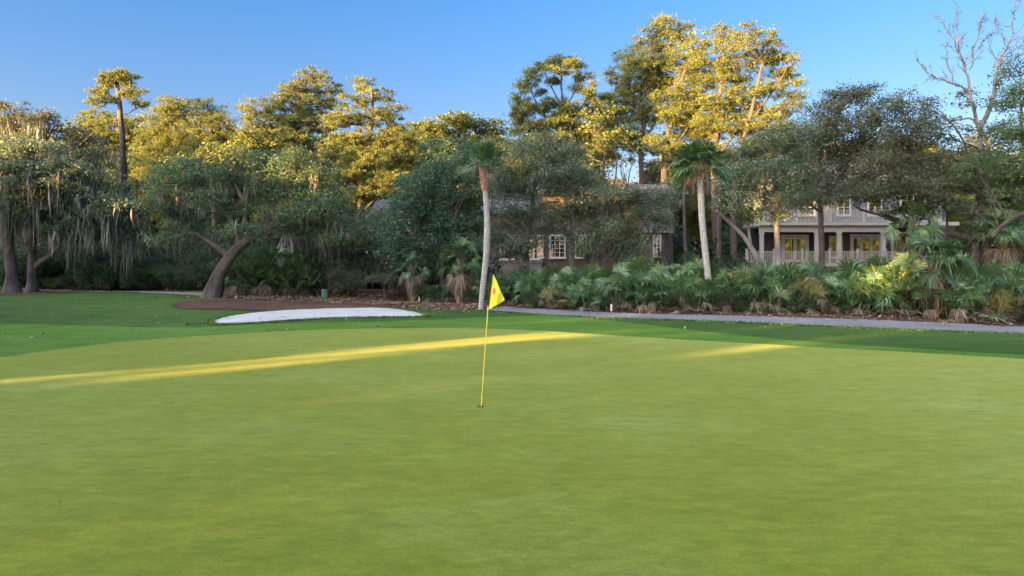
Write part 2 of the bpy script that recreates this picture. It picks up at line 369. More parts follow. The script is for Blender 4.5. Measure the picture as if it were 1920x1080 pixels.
# base ground: fine grid near, big ring outside
gx = np.concatenate([[-2000, -600, -200, -110], np.arange(-80, 80.1, 0.5), [110, 200, 600, 2000]])
gy = np.concatenate([[-2000, -600, -200, -80], np.arange(-20, 70.1, 0.5), [100, 200, 600, 2000]])
XX, YY = np.meshgrid(gx, gy); nx = len(gx)
a = Acc(); ii = (np.arange(len(gy) - 1)[:, None] * nx + np.arange(nx - 1)[None]).ravel()
a.add(np.stack([XX, YY, hgt(XX, YY)], -1).reshape(-1, 3), np.stack([ii, ii + 1, ii + nx + 1, ii + nx], 1), 0, True)
struct(a.build('ground', M['rough']), 'mown rough grass around the putting green')

def gp(l): return [G(*p) for p in l]
far_edge = gp([(0, 672.5), (60, 663), (124, 654.6), (233, 642), (330, 634), (415, 628.5), (520, 622), (630, 618.2), (760, 616.5), (900, 617), (1000, 620), (1100, 627), (1220, 634.5), (1350, 642), (1527, 652), (1720, 663), (1920, 674.5)])
near = [(19.5, 12), (21.5, 7), (20, 1), (14, -5), (5, -8.5), (-6, -8), (-14, -4), (-17.5, 2), (-17.5, 8), (-15.2, 13)]
green_poly = smooth_poly(far_edge + near, 2)
struct(sheet('putting_green', green_poly, M['green'], 0.022), 'pale smooth putting green')
fr_edge = gp([(0, 606.5), (90, 608.5), (200, 611.5), (290, 614.5), (370, 613.5), (450, 611), (560, 607), (700, 603.5), (800, 600.5), (880, 597), (960, 593), (1020, 592), (1080, 593.5), (1150, 602), (1250, 614), (1400, 631), (1560, 645), (1750, 656), (1920, 667)])
fr_near = [(21.5, 11.5), (23.5, 6), (22, 0), (15, -7), (5, -10.5), (-7, -10), (-17, -6), (-22, 2), (-26, 12), (-27, 20)]
struct(sheet('fringe', smooth_poly(fr_edge + fr_near, 2), M['fringe'], 0.011), 'bright green fringe of turf around the green')
bunk = gp([(392, 608), (395, 603), (416, 596), (450, 590), (490, 585.5), (540, 582), (620, 579), (700, 577.5), (745, 579.5), (778, 585), (803, 592.5), (799, 595), (700, 595.5), (620, 597.5), (560, 601), (500, 605), (450, 608.5), (415, 609.5)])
struct(sheet('sand_bunker', smooth_poly(bunk, 1), M['sand'], 0.03, 0.35), 'pale sand bunker left of the flag')
# lip of turf round the bunker
bl = smooth_poly(bunk, 1)
def strip_sheet(name, mid, w0, w1, mat, off, n=None):
    """band along a centreline (x,y), half widths w0 / w1"""
    mid = np.asarray(mid, float); d = np.concatenate([[0], np.cumsum(np.hypot(*np.diff(mid, axis=0).T))]); n = n or int(d[-1] / 0.5)
    t = np.linspace(0, d[-1], n); q = np.stack([np.interp(t, d, mid[:, 0]), np.interp(t, d, mid[:, 1])], 1)
    for _ in range(6): q[1:-1] = 0.25 * q[:-2] + 0.5 * q[1:-1] + 0.25 * q[2:]
    tg = np.gradient(q, axis=0); tg /= np.hypot(*tg.T)[:, None]; nn = np.stack([-tg[:, 1], tg[:, 0]], 1)
    w = np.interp(t, [0, d[-1]], [w0, w1]); ks = np.linspace(-1, 1, 5)
    v = q[:, None] + nn[:, None] * (w[:, None] * ks[None])[:, :, None]
    v3 = np.concatenate([v, (hgt(v[..., 0], v[..., 1]) + off)[..., None]], -1)
    a = Acc(); i = (np.arange(n - 1)[:, None] * 5 + np.arange(4)[None]).ravel()
    a.add(v3, np.stack([i, i + 5, i + 6, i + 1], 1), 0, True); return a.build(name, mat), q, nn
pm = gp([(2400, 637), (2100, 627), (1920, 619.5), (1700, 611), (1500, 604), (1300, 596.5), (1100, 590.5), (980, 583), (900, 577.5), (800, 571.5), (700, 566.5), (610, 562.5), (520, 559.5), (430, 555.5), (350, 551.5), (290, 549), (230, 547)])
pth, pq, pn = strip_sheet('cart_path', pm, 1.0, 1.2, M['path'], 0.034)
struct(pth, 'grey asphalt cart path crossing behind the green')
lm = gp([(235, 547.2), (190, 546.2), (140, 545), (90, 543.5), (50, 541.5), (0, 539.5)])
lp, lq, ln = strip_sheet('footpath', lm, 1.2, 0.8, M['concrete'], 0.030)
struct(lp, 'narrow pale path curving away on the left')
# woodland floor beyond the path
fl = [tuple(p) for p in pq + pn * (-0.75)]
if fl[0][1] > fl[-1][1]: pass
fl2 = [tuple(p) for p in lq[::3]]
floor_poly = fl[::2] + fl2 + [(-60, 47), (-110, 50), (-110, 140), (110, 140), (110, 18)]
struct(sheet('woodland_floor', floor_poly, M['litter'], 0.016, 1.0), 'brown leaf litter under the trees')
struct(sheet('mulch_bed', smooth_poly(gp([(318, 574), (330, 568), (360, 563), (420, 560), (520, 564), (620, 568), (700, 570), (760, 571.5), (820, 574), (855, 577), (820, 577.5), (770, 576.5), (735, 577.5), (660, 577), (560, 580), (500, 583.5), (440, 582), (380, 580.5), (335, 579)]), 2), M['litter'], 0.026), 'reddish brown mulch bed around the leaning oak')
struct(sheet('lawn', smooth_poly(gp([(270, 546), (300, 540), (350, 537), (400, 536), (450, 538), (455, 549), (430, 552.5), (350, 549)]), 2), M['lawn'], 0.020), 'patch of lawn beyond the path by the oak')
struct(sheet('mulch_patch', smooth_poly(gp([(-60, 552), (20, 549), (90, 546), (160, 547), (130, 550), (60, 552), (0, 554)]), 2), M['litter'], 0.024), 'bare brown soil around the mossy oak')

# grass tufts along edges so that sheet borders are not knife-clean
def tufts(name, pts2, n, spread, hh, mat, seed, label, off=0.0):
    rng = np.random.default_rng(seed); p = np.asarray(pts2, float)
    i = rng.integers(0, len(p) - 1, n); t = rng.random(n)[:, None]; c = p[i] * (1 - t) + p[i + 1] * t + rng.normal(0, spread, (n, 2))
    z = hgt(c[:, 0], c[:, 1]) + off; ang = rng.random(n) * 6.28; h = hh * (0.5 + rng.random(n)); w = 0.02 + 0.02 * rng.random(n)
    b0 = np.column_stack([c[:, 0] - np.cos(ang) * w, c[:, 1] - np.sin(ang) * w, z]); b1 = np.column_stack([c[:, 0] + np.cos(ang) * w, c[:, 1] + np.sin(ang) * w, z])
    tp = np.column_stack([c + rng.normal(0, 0.35, (n, 2)) * h[:, None], z + h])
    a = Acc(); a.add(np.stack([b0, b1, tp], 1), np.arange(3 * n).reshape(-1, 3)); o = a.build(name, mat)
    return tag(o, label, 'grass', kind='stuff')
bladem = leafmat('grass_blades', (0.05, 0.12, 0.018), (0.09, 0.18, 0.03), (0.17, 0.22, 0.06), trans=0.3)
tufts('grass', [tuple(p) for p in bl] + [tuple(bl[0])], 9000, 0.10, 0.055, bladem, 5, 'short grass blades overhanging the bunker rim')
tufts('grass', pq - pn * -1.1, 9000, 0.12, 0.06, bladem, 6, 'ragged grass edge along the cart path')
# scattered fallen leaves
def litter_leaves(name, sampler, n, mat, seed, label, s=0.05):
    rng = np.random.default_rng(seed); c = sampler(rng, n); z = hgt(c[:, 0], c[:, 1]) + 0.045
    a1 = rng.random(len(c)) * 6.28; L = s * (0.5 + rng.random(len(c))); d = np.column_stack([np.cos(a1), np.sin(a1), rng.normal(0, .3, len(c))]) * L[:, None]
    e = np.column_stack([-np.sin(a1), np.cos(a1), rng.normal(0, .3, len(c))]) * (L * 0.45)[:, None]; p = np.column_stack([c, z])
    a = Acc(); a.quads(np.stack([p - d, p - e, p + d, p + e], 1)); return tag(a.build(name, mat), label, 'fallen leaves', kind='stuff')
deadleaf = leafmat('fallen_leaf', (0.10, 0.055, 0.03), (0.22, 0.14, 0.08), (0.42, 0.36, 0.28), trans=0.1)
def samp_path(rng, n):
    i = rng.integers(0, len(pq) - 1, n); return pq[i] + pn[i] * (rng.normal(-2.5, .8, n))[:, None] + rng.normal(0, .3, (n, 2))
litter_leaves('fallen_leaves', samp_path, 6000, deadleaf, 3, 'dead leaves scattered along the cart path', 0.07)
def samp_straw(rng, n):
    m = (pq[:, 0] < -1.0) & (pq[:, 0] > -17.5); idx = np.where(m)[0]; i = idx[rng.integers(0, len(idx), n)]
    return pq[i] + pn[i] * rng.normal(.15, .75, n)[:, None] + rng.normal(0, .3, (n, 2))
litter_leaves('pine_straw', samp_straw, 16000, deadleaf, 13, 'brown pine straw spread over the path between the leaning oak and the slender palm', 0.085)
def samp_rough(rng, n):
    c = np.column_stack([rng.uniform(-28, 26, n), rng.uniform(17, 40, n)]); r = np.hypot(c[:, 0] / 19, (c[:, 1] - 5) / 18.3); return c[r > 1.02]
litter_leaves('fallen_leaves', samp_rough, 900, deadleaf, 4, 'stray dead leaves on the mown rough', 0.05)

def samp_green(rng, n):
    c = np.column_stack([rng.uniform(-14, 14, n), rng.uniform(4, 20, n)]); return c
litter_leaves('debris', samp_green, 260, deadleaf, 8, 'tiny bits of leaf and twig on the putting green', 0.014)
# ---------------------------------------------------------------- vegetation builders
def rot_rand(rng, n, flat=0.0):
    """two orthogonal unit vectors per leaf; flat>0 biases the blade normal upward"""
    nrm = rng.normal(0, 1, (n, 3)); nrm[:, 2] += flat * np.sign(rng.random(n) - 0.15) * 1.5
    nrm /= np.linalg.norm(nrm, axis=1)[:, None]
    r = rng.normal(0, 1, (n, 3)); u = np.cross(nrm, r); u /= np.linalg.norm(u, axis=1)[:, None] + 1e-9
    return u, np.cross(nrm, u), nrm

def oak_leaves(acc, c, rng, L, W, flat=0.5, mi=0):
    n = len(c); u, v, w = rot_rand(rng, n, flat); l = (L * (0.6 + 0.8 * rng.random(n)))[:, None] / 2; b = (W * (0.6 + 0.8 * rng.random(n)))[:, None] / 2
    acc.quads(np.stack([c - u * l, c - v * b + w * b * 0.3, c + u * l, c + v * b + w * b * 0.3], 1), mi)

def needle_tufts(acc, c, rng, L=0.32, W=0.05, k=7, mi=0):
    n = len(c); c = np.repeat(c, k, 0); d = rng.normal(0, 1, (n * k, 3)); d[:, 2] += 0.55; d /= np.linalg.norm(d, axis=1)[:, None]
    s = np.cross(d, rng.normal(0, 1, (n * k, 3))); s /= np.linalg.norm(s, axis=1)[:, None] + 1e-9
    l = (L * (0.6 + 0.7 * rng.random(n * k)))[:, None]; b = W / 2
    acc.add(np.stack([c, c + d * l * 0.6 + s * b, c + d * l, c + d * l * 0.6 - s * b], 1), np.arange(n * k * 4).reshape(-1, 4), mi)

def moss_strands(acc, tops, rng, lmin, lmax, w=0.10, mi=0):
    for p in tops:
        L = rng.uniform(lmin, lmax) * (0.5 + rng.random()); k = rng.integers(6, 12)
        for j in range(k):
            q0 = p + rng.normal(0, 0.17, 3); Lj = L * rng.uniform(0.4, 1.0); th = rng.random() * 3.14; s = np.array([math.cos(th), math.sin(th), 0]) * w * rng.uniform(0.15, 0.5)
            m = 5; ts = np.linspace(0, 1, m); dx = np.cumsum(rng.normal(0, 0.055, (m, 2)), 0)
            ctr = np.column_stack([q0[0] + dx[:, 0], q0[1] + dx[:, 1], q0[2] - ts * Lj]); ww = (np.array([0.5, 1.0, 0.85, 0.55, 0.08]) * rng.uniform(0.6, 1.3, m))[:, None]
            v = np.concatenate([ctr - s * ww, ctr + s * ww]); i = np.arange(m - 1)
            acc.add(v, np.stack([i, i + m, i + m + 1, i + 1], 1), mi)

def sample_line(lines, rng):
    return np.concatenate(lines)

def tree(name, label, cat, Y, trunks, blobs, bark, leaf, seed, kind='oak', leafL=0.20, leafW=0.11, dens=1.0, clump=0.42, group=None,
         moss=None, bare=None, extras=None, vis=0.06, base=None, limbs=True, shell=0.5, twig=1.0, yscale=1.0, flat=0.85):
    """trunks: [( [(px,py,dY)...], r0, r1 )]; blobs: [(px,py,rx,ry[,dY])] pixel-measured at distance Y and given their own depth"""
    rng = np.random.default_rng(seed)
    s = Y / F
    tl = []; wood = Acc(); leaves = Acc(); mossa = Acc(); tr = []
    for k, (pts, r0, r1) in enumerate(trunks):
        p = np.array([P(q[0], q[1], Y + (q[2] if len(q) > 2 else 0)) for q in pts])
        if pts[0][1] > 505: p[0, 2] = float(hgt(p[0, 0], p[0, 1])) - 0.12
        n = max(6, int(np.sum(np.linalg.norm(np.diff(p, axis=0), axis=1)) / 0.6)); q = wob(p, n, 0.10, rng); rr = r0 + (r1 - r0) * np.linspace(0, 1, n) ** 0.9
        if pts[0][1] > 505: rr = rr * (1 + 0.16 * np.exp(-np.arange(n) / 1.0))
        wood.tube(q, rr, 18 if r0 > 0.12 else 6, ridge=(rng if r0 > .12 else None)); tl.append(q); tr.append(rr)
    allp = np.concatenate(tl); allr = np.concatenate(tr)
    org = tl[0][0].copy() if base is None else np.array(base, float)
    org[2] = max(0.0, org[2] + 0.12) if trunks[0][0][0][1] > 505 else 0.0
    tips_all = []
    for bl_ in blobs:
        bx, by, rx, ry = bl_[:4]; dY = bl_[4] if len(bl_) > 4 else rng.uniform(-1.2, 1.2) * yscale
        c = P(bx, by, Y + dY); ax = np.array([rx * s, max(rx, ry) * s * 0.85, ry * s])
        # limb from the trunk
        lowp = allp[:, 2] < c[2] + 0.2
        dd = np.linalg.norm((allp - c) * np.array([1, 1, 0.8]), axis=1) + np.where(lowp, 0, 4.0); j = int(np.argmin(dd)); st = allp[j]
        r0 = min(allr[j] * 0.6, 0.035 * np.linalg.norm(c - st) + 0.03); mid = st * 0.5 + c * 0.5 + np.array([0, 0, 0.12 * np.linalg.norm(c - st)]) * (1 if kind == 'oak' else -0.3)
        lim = wob([st, mid, c], max(5, int(np.linalg.norm(c - st) / 0.5)), 0.22, rng)
        if limbs: wood.tube(lim, np.linspace(max(r0, .03), 0.03, len(lim)), 6, cap=False)
        vol = ax.prod() * 4.19; nc = max(4, int(dens * (vol ** 0.80) * 6.2 / (clump / 0.42) ** 1.6))
        d = rng.normal(0, 1, (nc, 3)); d /= np.linalg.norm(d, axis=1)[:, None]; rad = rng.random(nc) ** (1 / 3.0 * (1 + shell)) if shell < 0 else (rng.random(nc) ** (0.33 / (1 + shell)))
        cc = c + d * ax * rad[:, None] * rng.uniform(0.80, 1.32, nc)[:, None]; cc[:, 2] = np.maximum(cc[:, 2], 0.3)
        # sub-branches
        nb = max(3, int(nc * 0.16 * twig)); hub = lim[len(lim) // 2:]
        for q in cc[rng.permutation(nc)[:nb]]:
            h = hub[rng.integers(len(hub))]; m = (h + q) / 2 + rng.normal(0, 0.15, 3)
            wood.tube(wob([h, m, q], 5, 0.12, rng), np.linspace(vis * (0.7 if kind == 'oak' else 1.0), vis * (0.25 if kind == 'oak' else .4), 5), 4, cap=False)
        if kind == 'oak':
            k = 52 if leafL < .16 else 34; pts = np.repeat(cc, k, 0) + rng.normal(0, 1, (nc * k, 3)) * np.array([clump * .8, clump * .8, clump * 0.40]) * rng.uniform(0.5, 1.2, nc).repeat(k)[:, None]
            oak_leaves(leaves, pts, rng, leafL, leafW, flat)
        else:
            k = 20; cl_ = clump * .72; pts = np.repeat(cc, k, 0) + rng.normal(0, 1, (nc * k, 3)) * np.array([cl_, cl_, cl_ * 0.40]) * rng.uniform(0.4, 1.25, nc).repeat(k)[:, None]
            needle_tufts(leaves, pts, rng, leafL * .95, min(leafW * .5, .036), 8)
        tips_all.append(cc)
        if moss:
            low = cc[cc[:, 2] < c[2] + 0.3 * ax[2]]; nm = int(len(low) * moss[0])
            if nm and len(low): moss_strands(mossa, low[rng.integers(0, len(low), nm)] + rng.normal(0, 0.2, (nm, 3)), rng, moss[1], moss[2], moss[3] if len(moss) > 3 else 0.09)
    for (pts, r0, r1) in (bare or []):
        p = np.array([P(q[0], q[1], Y + (q[2] if len(q) > 2 else 0)) for q in pts]); q = wob(p, max(6, len(pts) * 4), 0.18, rng); wood.tube(q, np.linspace(r0 * .8, r1 * .7, len(q)), 6, cap=False)
        L = np.linalg.norm(p[-1] - p[0])
        for i in range(1, len(q) - 1):
            for _ in range(2):
                if rng.random() < 0.62:
                    t = q[i + 1] - q[i - 1]; t /= np.linalg.norm(t) + 1e-9; dv = t + rng.normal(0, 0.7, 3); dv[2] += 0.25; dv /= np.linalg.norm(dv); ln_ = rng.uniform(0.10, 0.28) * L
                    e = q[i] + dv * ln_; br = wob([q[i], (q[i] + e) / 2, e], 6, 0.12, rng); wood.tube(br, np.linspace(max(0.016, r1 * 0.9), 0.012, 6), 4, cap=False)
                    for _k in range(2):
                        j = rng.integers(2, 5); dv2 = dv + rng.normal(0, 0.6, 3); e2 = br[j] + dv2 / np.linalg.norm(dv2) * ln_ * 0.45
                        wood.tube(np.array([br[j], (br[j] + e2) / 2 + rng.normal(0, .03, 3), e2]), [0.014, 0.011, 0.009], 3, cap=False)
    root = thing(name, label, cat, tuple(org), group)
    wood.build('trunk', M[bark], root, org)
    if leaves.n: leaves.build('crown', M[leaf], root, org)
    if mossa.n: mossa.build('hanging_moss', M['moss'], root, org)['kind'] = 'stuff'
    if extras: extras(root, org, rng)
    return root

def fan(acc, o, az, el, pet, Rr, rng, nleaf=20, spread=112, droop=0.25, mi_leaf=0, mi_pet=0, width=0.10, costa=0.0):
    d = np.array([math.cos(az) * math.cos(el), math.sin(az) * math.cos(el), math.sin(el)])
    ts = np.linspace(0, 1, 4); pts = o + d * (ts * pet)[:, None]; pts[:, 2] -= 0.18 * pet * ts ** 2 * (1 - abs(math.sin(el)) * 0.5)
    side = np.array([-math.sin(az), math.cos(az), 0]); w = 0.014
    v = np.concatenate([pts - side * w, pts + side * w]); i = np.arange(3); acc.add(v, np.stack([i, i + 4, i + 5, i + 1], 1), mi_pet)
    p1 = pts[-1]; f = pts[-1] - pts[-2]; f /= np.linalg.norm(f); tilt = rng.uniform(-0.5, 0.2); 
    up = np.cross(side, f); up = up / (np.linalg.norm(up) + 1e-9)
    if up[2] < 0: up = -up
    f = f * math.cos(tilt) + up * math.sin(tilt); f /= np.linalg.norm(f); up = up - f * np.dot(up, f); up /= np.linalg.norm(up); roll = rng.normal(0, 0.35); s = np.cross(f, up); s, up = s * math.cos(roll) + up * math.sin(roll), up * math.cos(roll) - s * math.sin(roll)
    a = np.radians(np.linspace(-spread, spread, nleaf)) + rng.normal(0, 0.03, nleaf); L = Rr * (0.72 + 0.28 * np.cos(a * 0.8)) * rng.uniform(0.85, 1.1, nleaf)
    dirs = f[None] * np.cos(a)[:, None] + s[None] * np.sin(a)[:, None] + up[None] * (0.28 * np.abs(np.sin(a)))[:, None]; dirs /= np.linalg.norm(dirs, axis=1)[:, None]
    perp = -f[None] * np.sin(a)[:, None] + s[None] * np.cos(a)[:, None]; bw = (width * Rr * 0.5)
    m = p1 + dirs * (L * 0.5)[:, None]; m[:, 2] -= droop * 0.15 * L; dr = droop * L * rng.uniform(0.5, 1.5, nleaf)
    tip = p1 + dirs * L[:, None] * 0.95; tip[:, 2] -= dr
    q = np.stack([np.repeat(p1[None], nleaf, 0), m - perp * bw, tip, m + perp * bw], 1)
    V = q.reshape(-1, 3); k = np.arange(nleaf) * 4
    acc.add(V, np.concatenate([np.stack([k, k + 1, k + 3], 1), np.stack([k + 1, k + 2, k + 3], 1)]), mi_leaf)

def palmetto_proto(seed, h=1.0, nf=15, name='fan_palmetto', label='', group=None, mat='palm'):
    rng = np.random.default_rng(seed); live = Acc(); dead = Acc(); st = Acc()
    root = thing(name, label, 'palmetto', (0, 0, 0), group)
    for k in range(nf):
        az = k * 2.4 + rng.normal(0, 0.3); el = R(rng.uniform(28, 86)); o = np.array([rng.normal(0, .14), rng.normal(0, .14), rng.uniform(0.05, 0.5) * h])
        fan(live, o, az, el, rng.uniform(0.55, 1.15) * h, rng.uniform(0.52, 0.78) * h, rng, 22, 112, rng.uniform(0.05, 0.7), width=0.084)
    for k in range(4):
        az = rng.random() * 6.28; o = np.array([0, 0, rng.uniform(0.2, 0.7) * h]); fan(dead, o, az, R(rng.uniform(-45, 20)), rng.uniform(0.35, 0.7) * h, rng.uniform(0.35, 0.5) * h, rng, 12, 80, 0.9, width=0.07)
    for k in range(10):
        az = rng.random() * 6.28; e = np.array([math.cos(az) * 0.5, math.sin(az) * 0.5, rng.uniform(0.0, 0.4)]) * h; st.tube(np.array([[0, 0, 0.1], e * 0.5 + [0, 0, 0.15], e]), [0.02, 0.015, 0.01], 4)
    live.build('fronds', M[mat], root); dead.build('dead_fronds', M['dead'], root); st.build('stems', M['mortarwood'], root)
    return root

def boots(acc, p0, p1, r, rng, n=90, L=0.22, out=0.6, mi=0):
    """criss-cross stubs of old leaf bases on a palm trunk"""
    p0 = np.asarray(p0, float); p1 = np.asarray(p1, float)
    for k in range(n):
        t = (k + rng.random()) / n; c = p0 + (p1 - p0) * t; az = k * 2.399; d = np.array([math.cos(az), math.sin(az), 0]); s = np.array([-math.sin(az), math.cos(az), 0])
        b = c + d * r * 0.85; tp = b + d * L * out * rng.uniform(.5, 1.2) + np.array([0, 0, L]) + s * rng.normal(0, .04); w = 0.055
        v = [b - s * w, b + s * w, tp + s * w * 0.45, tp - s * w * 0.45, b - s * w + d * .03 - [0, 0, .05], b + s * w + d * .03 - [0, 0, .05]]
        acc.add(v, [(0, 1, 2, 3), (4, 3, 2, 5)], mi); acc.add([v[0], v[4], v[3]], [(0, 1, 2)], mi); acc.add([v[1], v[2], v[5]], [(0, 1, 2)], mi)

def shrub(name, label, loc, rx, ry, h, seed, mat='shrub', n=2600, L=0.13, group=None, stem=True, cat='shrub'):
    rng = np.random.default_rng(seed); root = thing(name, label, cat, loc, group); lv = Acc(); st = Acc()
    nb = 9; cs = np.column_stack([rng.uniform(-.6, .6, nb) * rx, rng.uniform(-.6, .6, nb) * ry, rng.uniform(.25, .8, nb) * h])
    for c in cs:
        rr = np.array([rx * .42, ry * .42, h * .26]) * rng.uniform(.7, 1.25); d = rng.normal(0, 1, (n // nb, 3)); d /= np.linalg.norm(d, axis=1)[:, None]
        p = c + d * rr * (rng.random(n // nb) ** 0.35)[:, None] + rng.normal(0, .06, (n // nb, 3)); p[:, 2] = np.abs(p[:, 2]) + .03; oak_leaves(lv, p, rng, L, L * .55, .4)
        if stem: st.tube(wob([[c[0] * .2, c[1] * .2, -0.05], c * [.6, .6, .5], c], 6, .1, rng), np.linspace(.04, .015, 6), 5)
    lv.build('foliage', M[mat], root); 
    if stem: st.build('stems', M['barkdk'], root)
    return root
# ---------------------------------------------------------------- houses
def window(parent, cx, cz, w, h, yf, nx_, nz_, name='window', fw=0.09, frame='white', rec=0.05):
    """a window on a wall facing -Y whose face is at yf"""
    a = Acc(); 
    a.box(cx - w / 2 - fw, cx - w / 2, yf - 0.07, yf + 0.05, cz - h / 2 - fw, cz + h / 2 + fw); a.box(cx + w / 2, cx + w / 2 + fw, yf - 0.07, yf + 0.05, cz - h / 2 - fw, cz + h / 2 + fw)
    a.box(cx - w / 2, cx + w / 2, yf - 0.068, yf + 0.05, cz + h / 2, cz + h / 2 + fw); a.box(cx - w / 2, cx + w / 2, yf - 0.068, yf + 0.05, cz - h / 2 - fw, cz - h / 2)
    for i in range(1, nx_):
        x = cx - w / 2 + w * i / nx_; b = 0.022 if i != nx_ / 2 else 0.035; a.box(x - b, x + b, yf - 0.045, yf - 0.02, cz - h / 2, cz + h / 2)
    for i in range(1, nz_):
        z = cz - h / 2 + h * i / nz_; a.box(cx - w / 2, cx + w / 2, yf - 0.042, yf - 0.021, z - 0.02, z + 0.02)
    root = a.build(name, M[frame], parent)
    g = Acc(); g.box(cx - w / 2, cx + w / 2, yf - 0.018, yf + 0.04, cz - h / 2, cz + h / 2); g.build('pane', M['glass'], root)
    s_ = Acc(); s_.box(cx - w / 2 - fw - .05, cx + w / 2 + fw + .05, yf - 0.12, yf + 0.04, cz - h / 2 - fw - 0.07, cz - h / 2 - fw - 0.002); s_.build('sill', M[frame], root)
    return root

def railing(parent, x0, x1, y, z0, h=0.9, step=0.125, post=2.6, diry=0.0, name='railing'):
    a = Acc(); n = int((x1 - x0) / step)
    a.box(x0, x1, y - .045, y + .045, z0 + h - .05, z0 + h); a.box(x0, x1, y - .03, y + .03, z0 + .08, z0 + .13)
    for i in range(n + 1):
        x = x0 + (x1 - x0) * i / n; a.box(x - .021, x + .021, y - .02, y + .02, z0 + .13, z0 + h - .05)
    r = a.build(name, M['cream'], parent)
    m = max(1, round((x1 - x0) / post))
    for i in range(m + 1):
        x = x0 + (x1 - x0) * i / m; p = Acc(); p.box(x - .075, x + .075, y - .075, y + .075, z0, z0 + h + .12); p.box(x - .1, x + .1, y - .1, y + .1, z0 + h + .12, z0 + h + .17); p.build('post', M['cream'], r)
    return r

def gable_roof(a, x0, x1, y0, y1, z0, z1, along='x', th=0.18, over=0.4):
    if along == 'x':
        ym = (y0 + y1) / 2
        for ya in (y0 - over, y1 + over):
            v = [(x0 - over, ya, z0), (x1 + over, ya, z0), (x1 + over, ym, z1), (x0 - over, ym, z1)]
            v = v + [(p[0], p[1], p[2] + th) for p in v]; a.add(v, [(0, 1, 2, 3), (4, 7, 6, 5), (0, 4, 5, 1), (1, 5, 6, 2), (3, 2, 6, 7), (0, 3, 7, 4)])
        for xe in (x0, x1): a.add([(xe, y0, z0 - .1), (xe, y1, z0 - .1), (xe, ym, z1 - .05)], [(0, 1, 2)])
    else:
        xm = (x0 + x1) / 2
        for xa in (x0 - over, x1 + over):
            v = [(xa, y0 - over, z0), (xa, y1 + over, z0), (xm, y1 + over, z1), (xm, y0 - over, z1)]
            v = v + [(p[0], p[1], p[2] + th) for p in v]; a.add(v, [(0, 1, 2, 3), (4, 7, 6, 5), (0, 4, 5, 1), (1, 5, 6, 2), (3, 2, 6, 7), (0, 3, 7, 4)])

def X(px, Y): return (px - 960) / F * Y
def Z(py, Y): return CAMH - (py - HY) / F * Y

# right house: raised, with two railed decks
hb = thing('porch_house', 'grey two storey house with white columned porch and railed decks behind the palmettos', 'house', (X(1560, 53), 53, 0)); HO = np.array([X(1560, 53), 53, 0])
def hbuild(a, n, m, parent=None): return a.build(n, M[m], parent or hb, None if parent else HO)
class Off(Acc):
    """accumulator in world coordinates, written relative to an origin"""
    def __init__(s, o): super().__init__(); s.o = np.asarray(o, float)
    def add(s, v, f, mi=0, smooth=False): super().add(np.asarray(v, float).reshape(-1, 3) - s.o, f, mi, smooth)
_Acc = Acc
def with_origin(o):
    global Acc
    Acc = (lambda: Off(o)) if o is not None else _Acc
YR, YC, YW = 50.0, 52.0, 54.2      # rail, column, wall planes
with_origin(HO)
fz = Z(493, YR)                    # deck level
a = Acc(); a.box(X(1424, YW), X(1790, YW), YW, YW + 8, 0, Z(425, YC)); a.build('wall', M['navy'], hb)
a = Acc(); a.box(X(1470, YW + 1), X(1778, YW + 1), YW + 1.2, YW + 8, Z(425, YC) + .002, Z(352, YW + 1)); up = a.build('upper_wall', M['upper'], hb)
a = Acc(); a.box(X(1400, YR), X(1712, YR), YR - .05, YW - .002, fz - .25, fz); a.box(X(1712, YR) + .002, X(1790, YW), YR + 1.4, YW - .004, fz - .25, fz - .001); a.build('deck', M['cream'], hb)
a = Acc(); a.box(X(1402, YR), X(1710, YR), YR + .1, YR + .2, 0.1, fz - .26)
for i in range(50):
    x = X(1402, YR) + i * (X(1710, YR) - X(1402, YR)) / 50; a.box(x, x + .05, YR + .04, YR + .098, .1, fz - .27)
a.build('lattice', M['mortarwood'], hb)
bz0, bz1 = Z(435, YC), Z(424, YC)
a = Acc(); a.box(X(1424, YC), X(1662, YC), YC - .12, YC + .12, bz0, bz1 - .002); a.box(X(1422, YC), X(1790, YC), YC - .3, YW + 1.19, bz1, bz1 + .26); a.box(X(1418, YC), X(1792, YC), YC - .42, YC - .302, bz1 + .05, bz1 + .30); a.build('porch_beam', M['cream'], hb)
for px in (1428, 1531, 1573, 1656):
    a = Acc(); x = X(px, YC); a.box(x - .13, x + .13, YC - .12, YC + .118, fz, bz0 - .002); a.box(x - .17, x + .17, YC - .16, YC + .158, fz + .002, fz + .18); a.box(x - .17, x + .17, YC - .16, YC + .158, bz0 - .16, bz0 - .004); a.build('column', M['cream'], hb)
railing(hb, X(1400, YR), X(1712, YR), YR, fz, .86, post=2.15)
railing(hb, X(1430, YC), X(1680, YC), YC - .2, bz1 + .28, .95, post=2.4)
railing(hb, X(1680, YC), X(1775, YC), YC + .8, bz1 + .28, 1.15, post=1.6)
# outside stair with a sloping rail
a = Acc(); sx, sz = X(1712, YR), fz
for k in range(9): a.box(sx + .02 + k * .28, sx + .02 + (k + 1) * .28, YR - .03, YR + 1.2, sz - .24 * (k + 1) - .05, sz - .24 * (k + 1))
for k in range(20):
    x = sx + .1 + k * .125; zt = sz + .86 - (x - sx) * .85; a.box(x - .02, x + .02, YR - .09, YR - .05, zt - .8, zt)
a.tube([(sx, YR - .07, sz + .88), (sx + 2.6, YR - .07, sz + .88 - 2.6 * .85)], .05, 6); a.build('stair', M['cream'], hb)
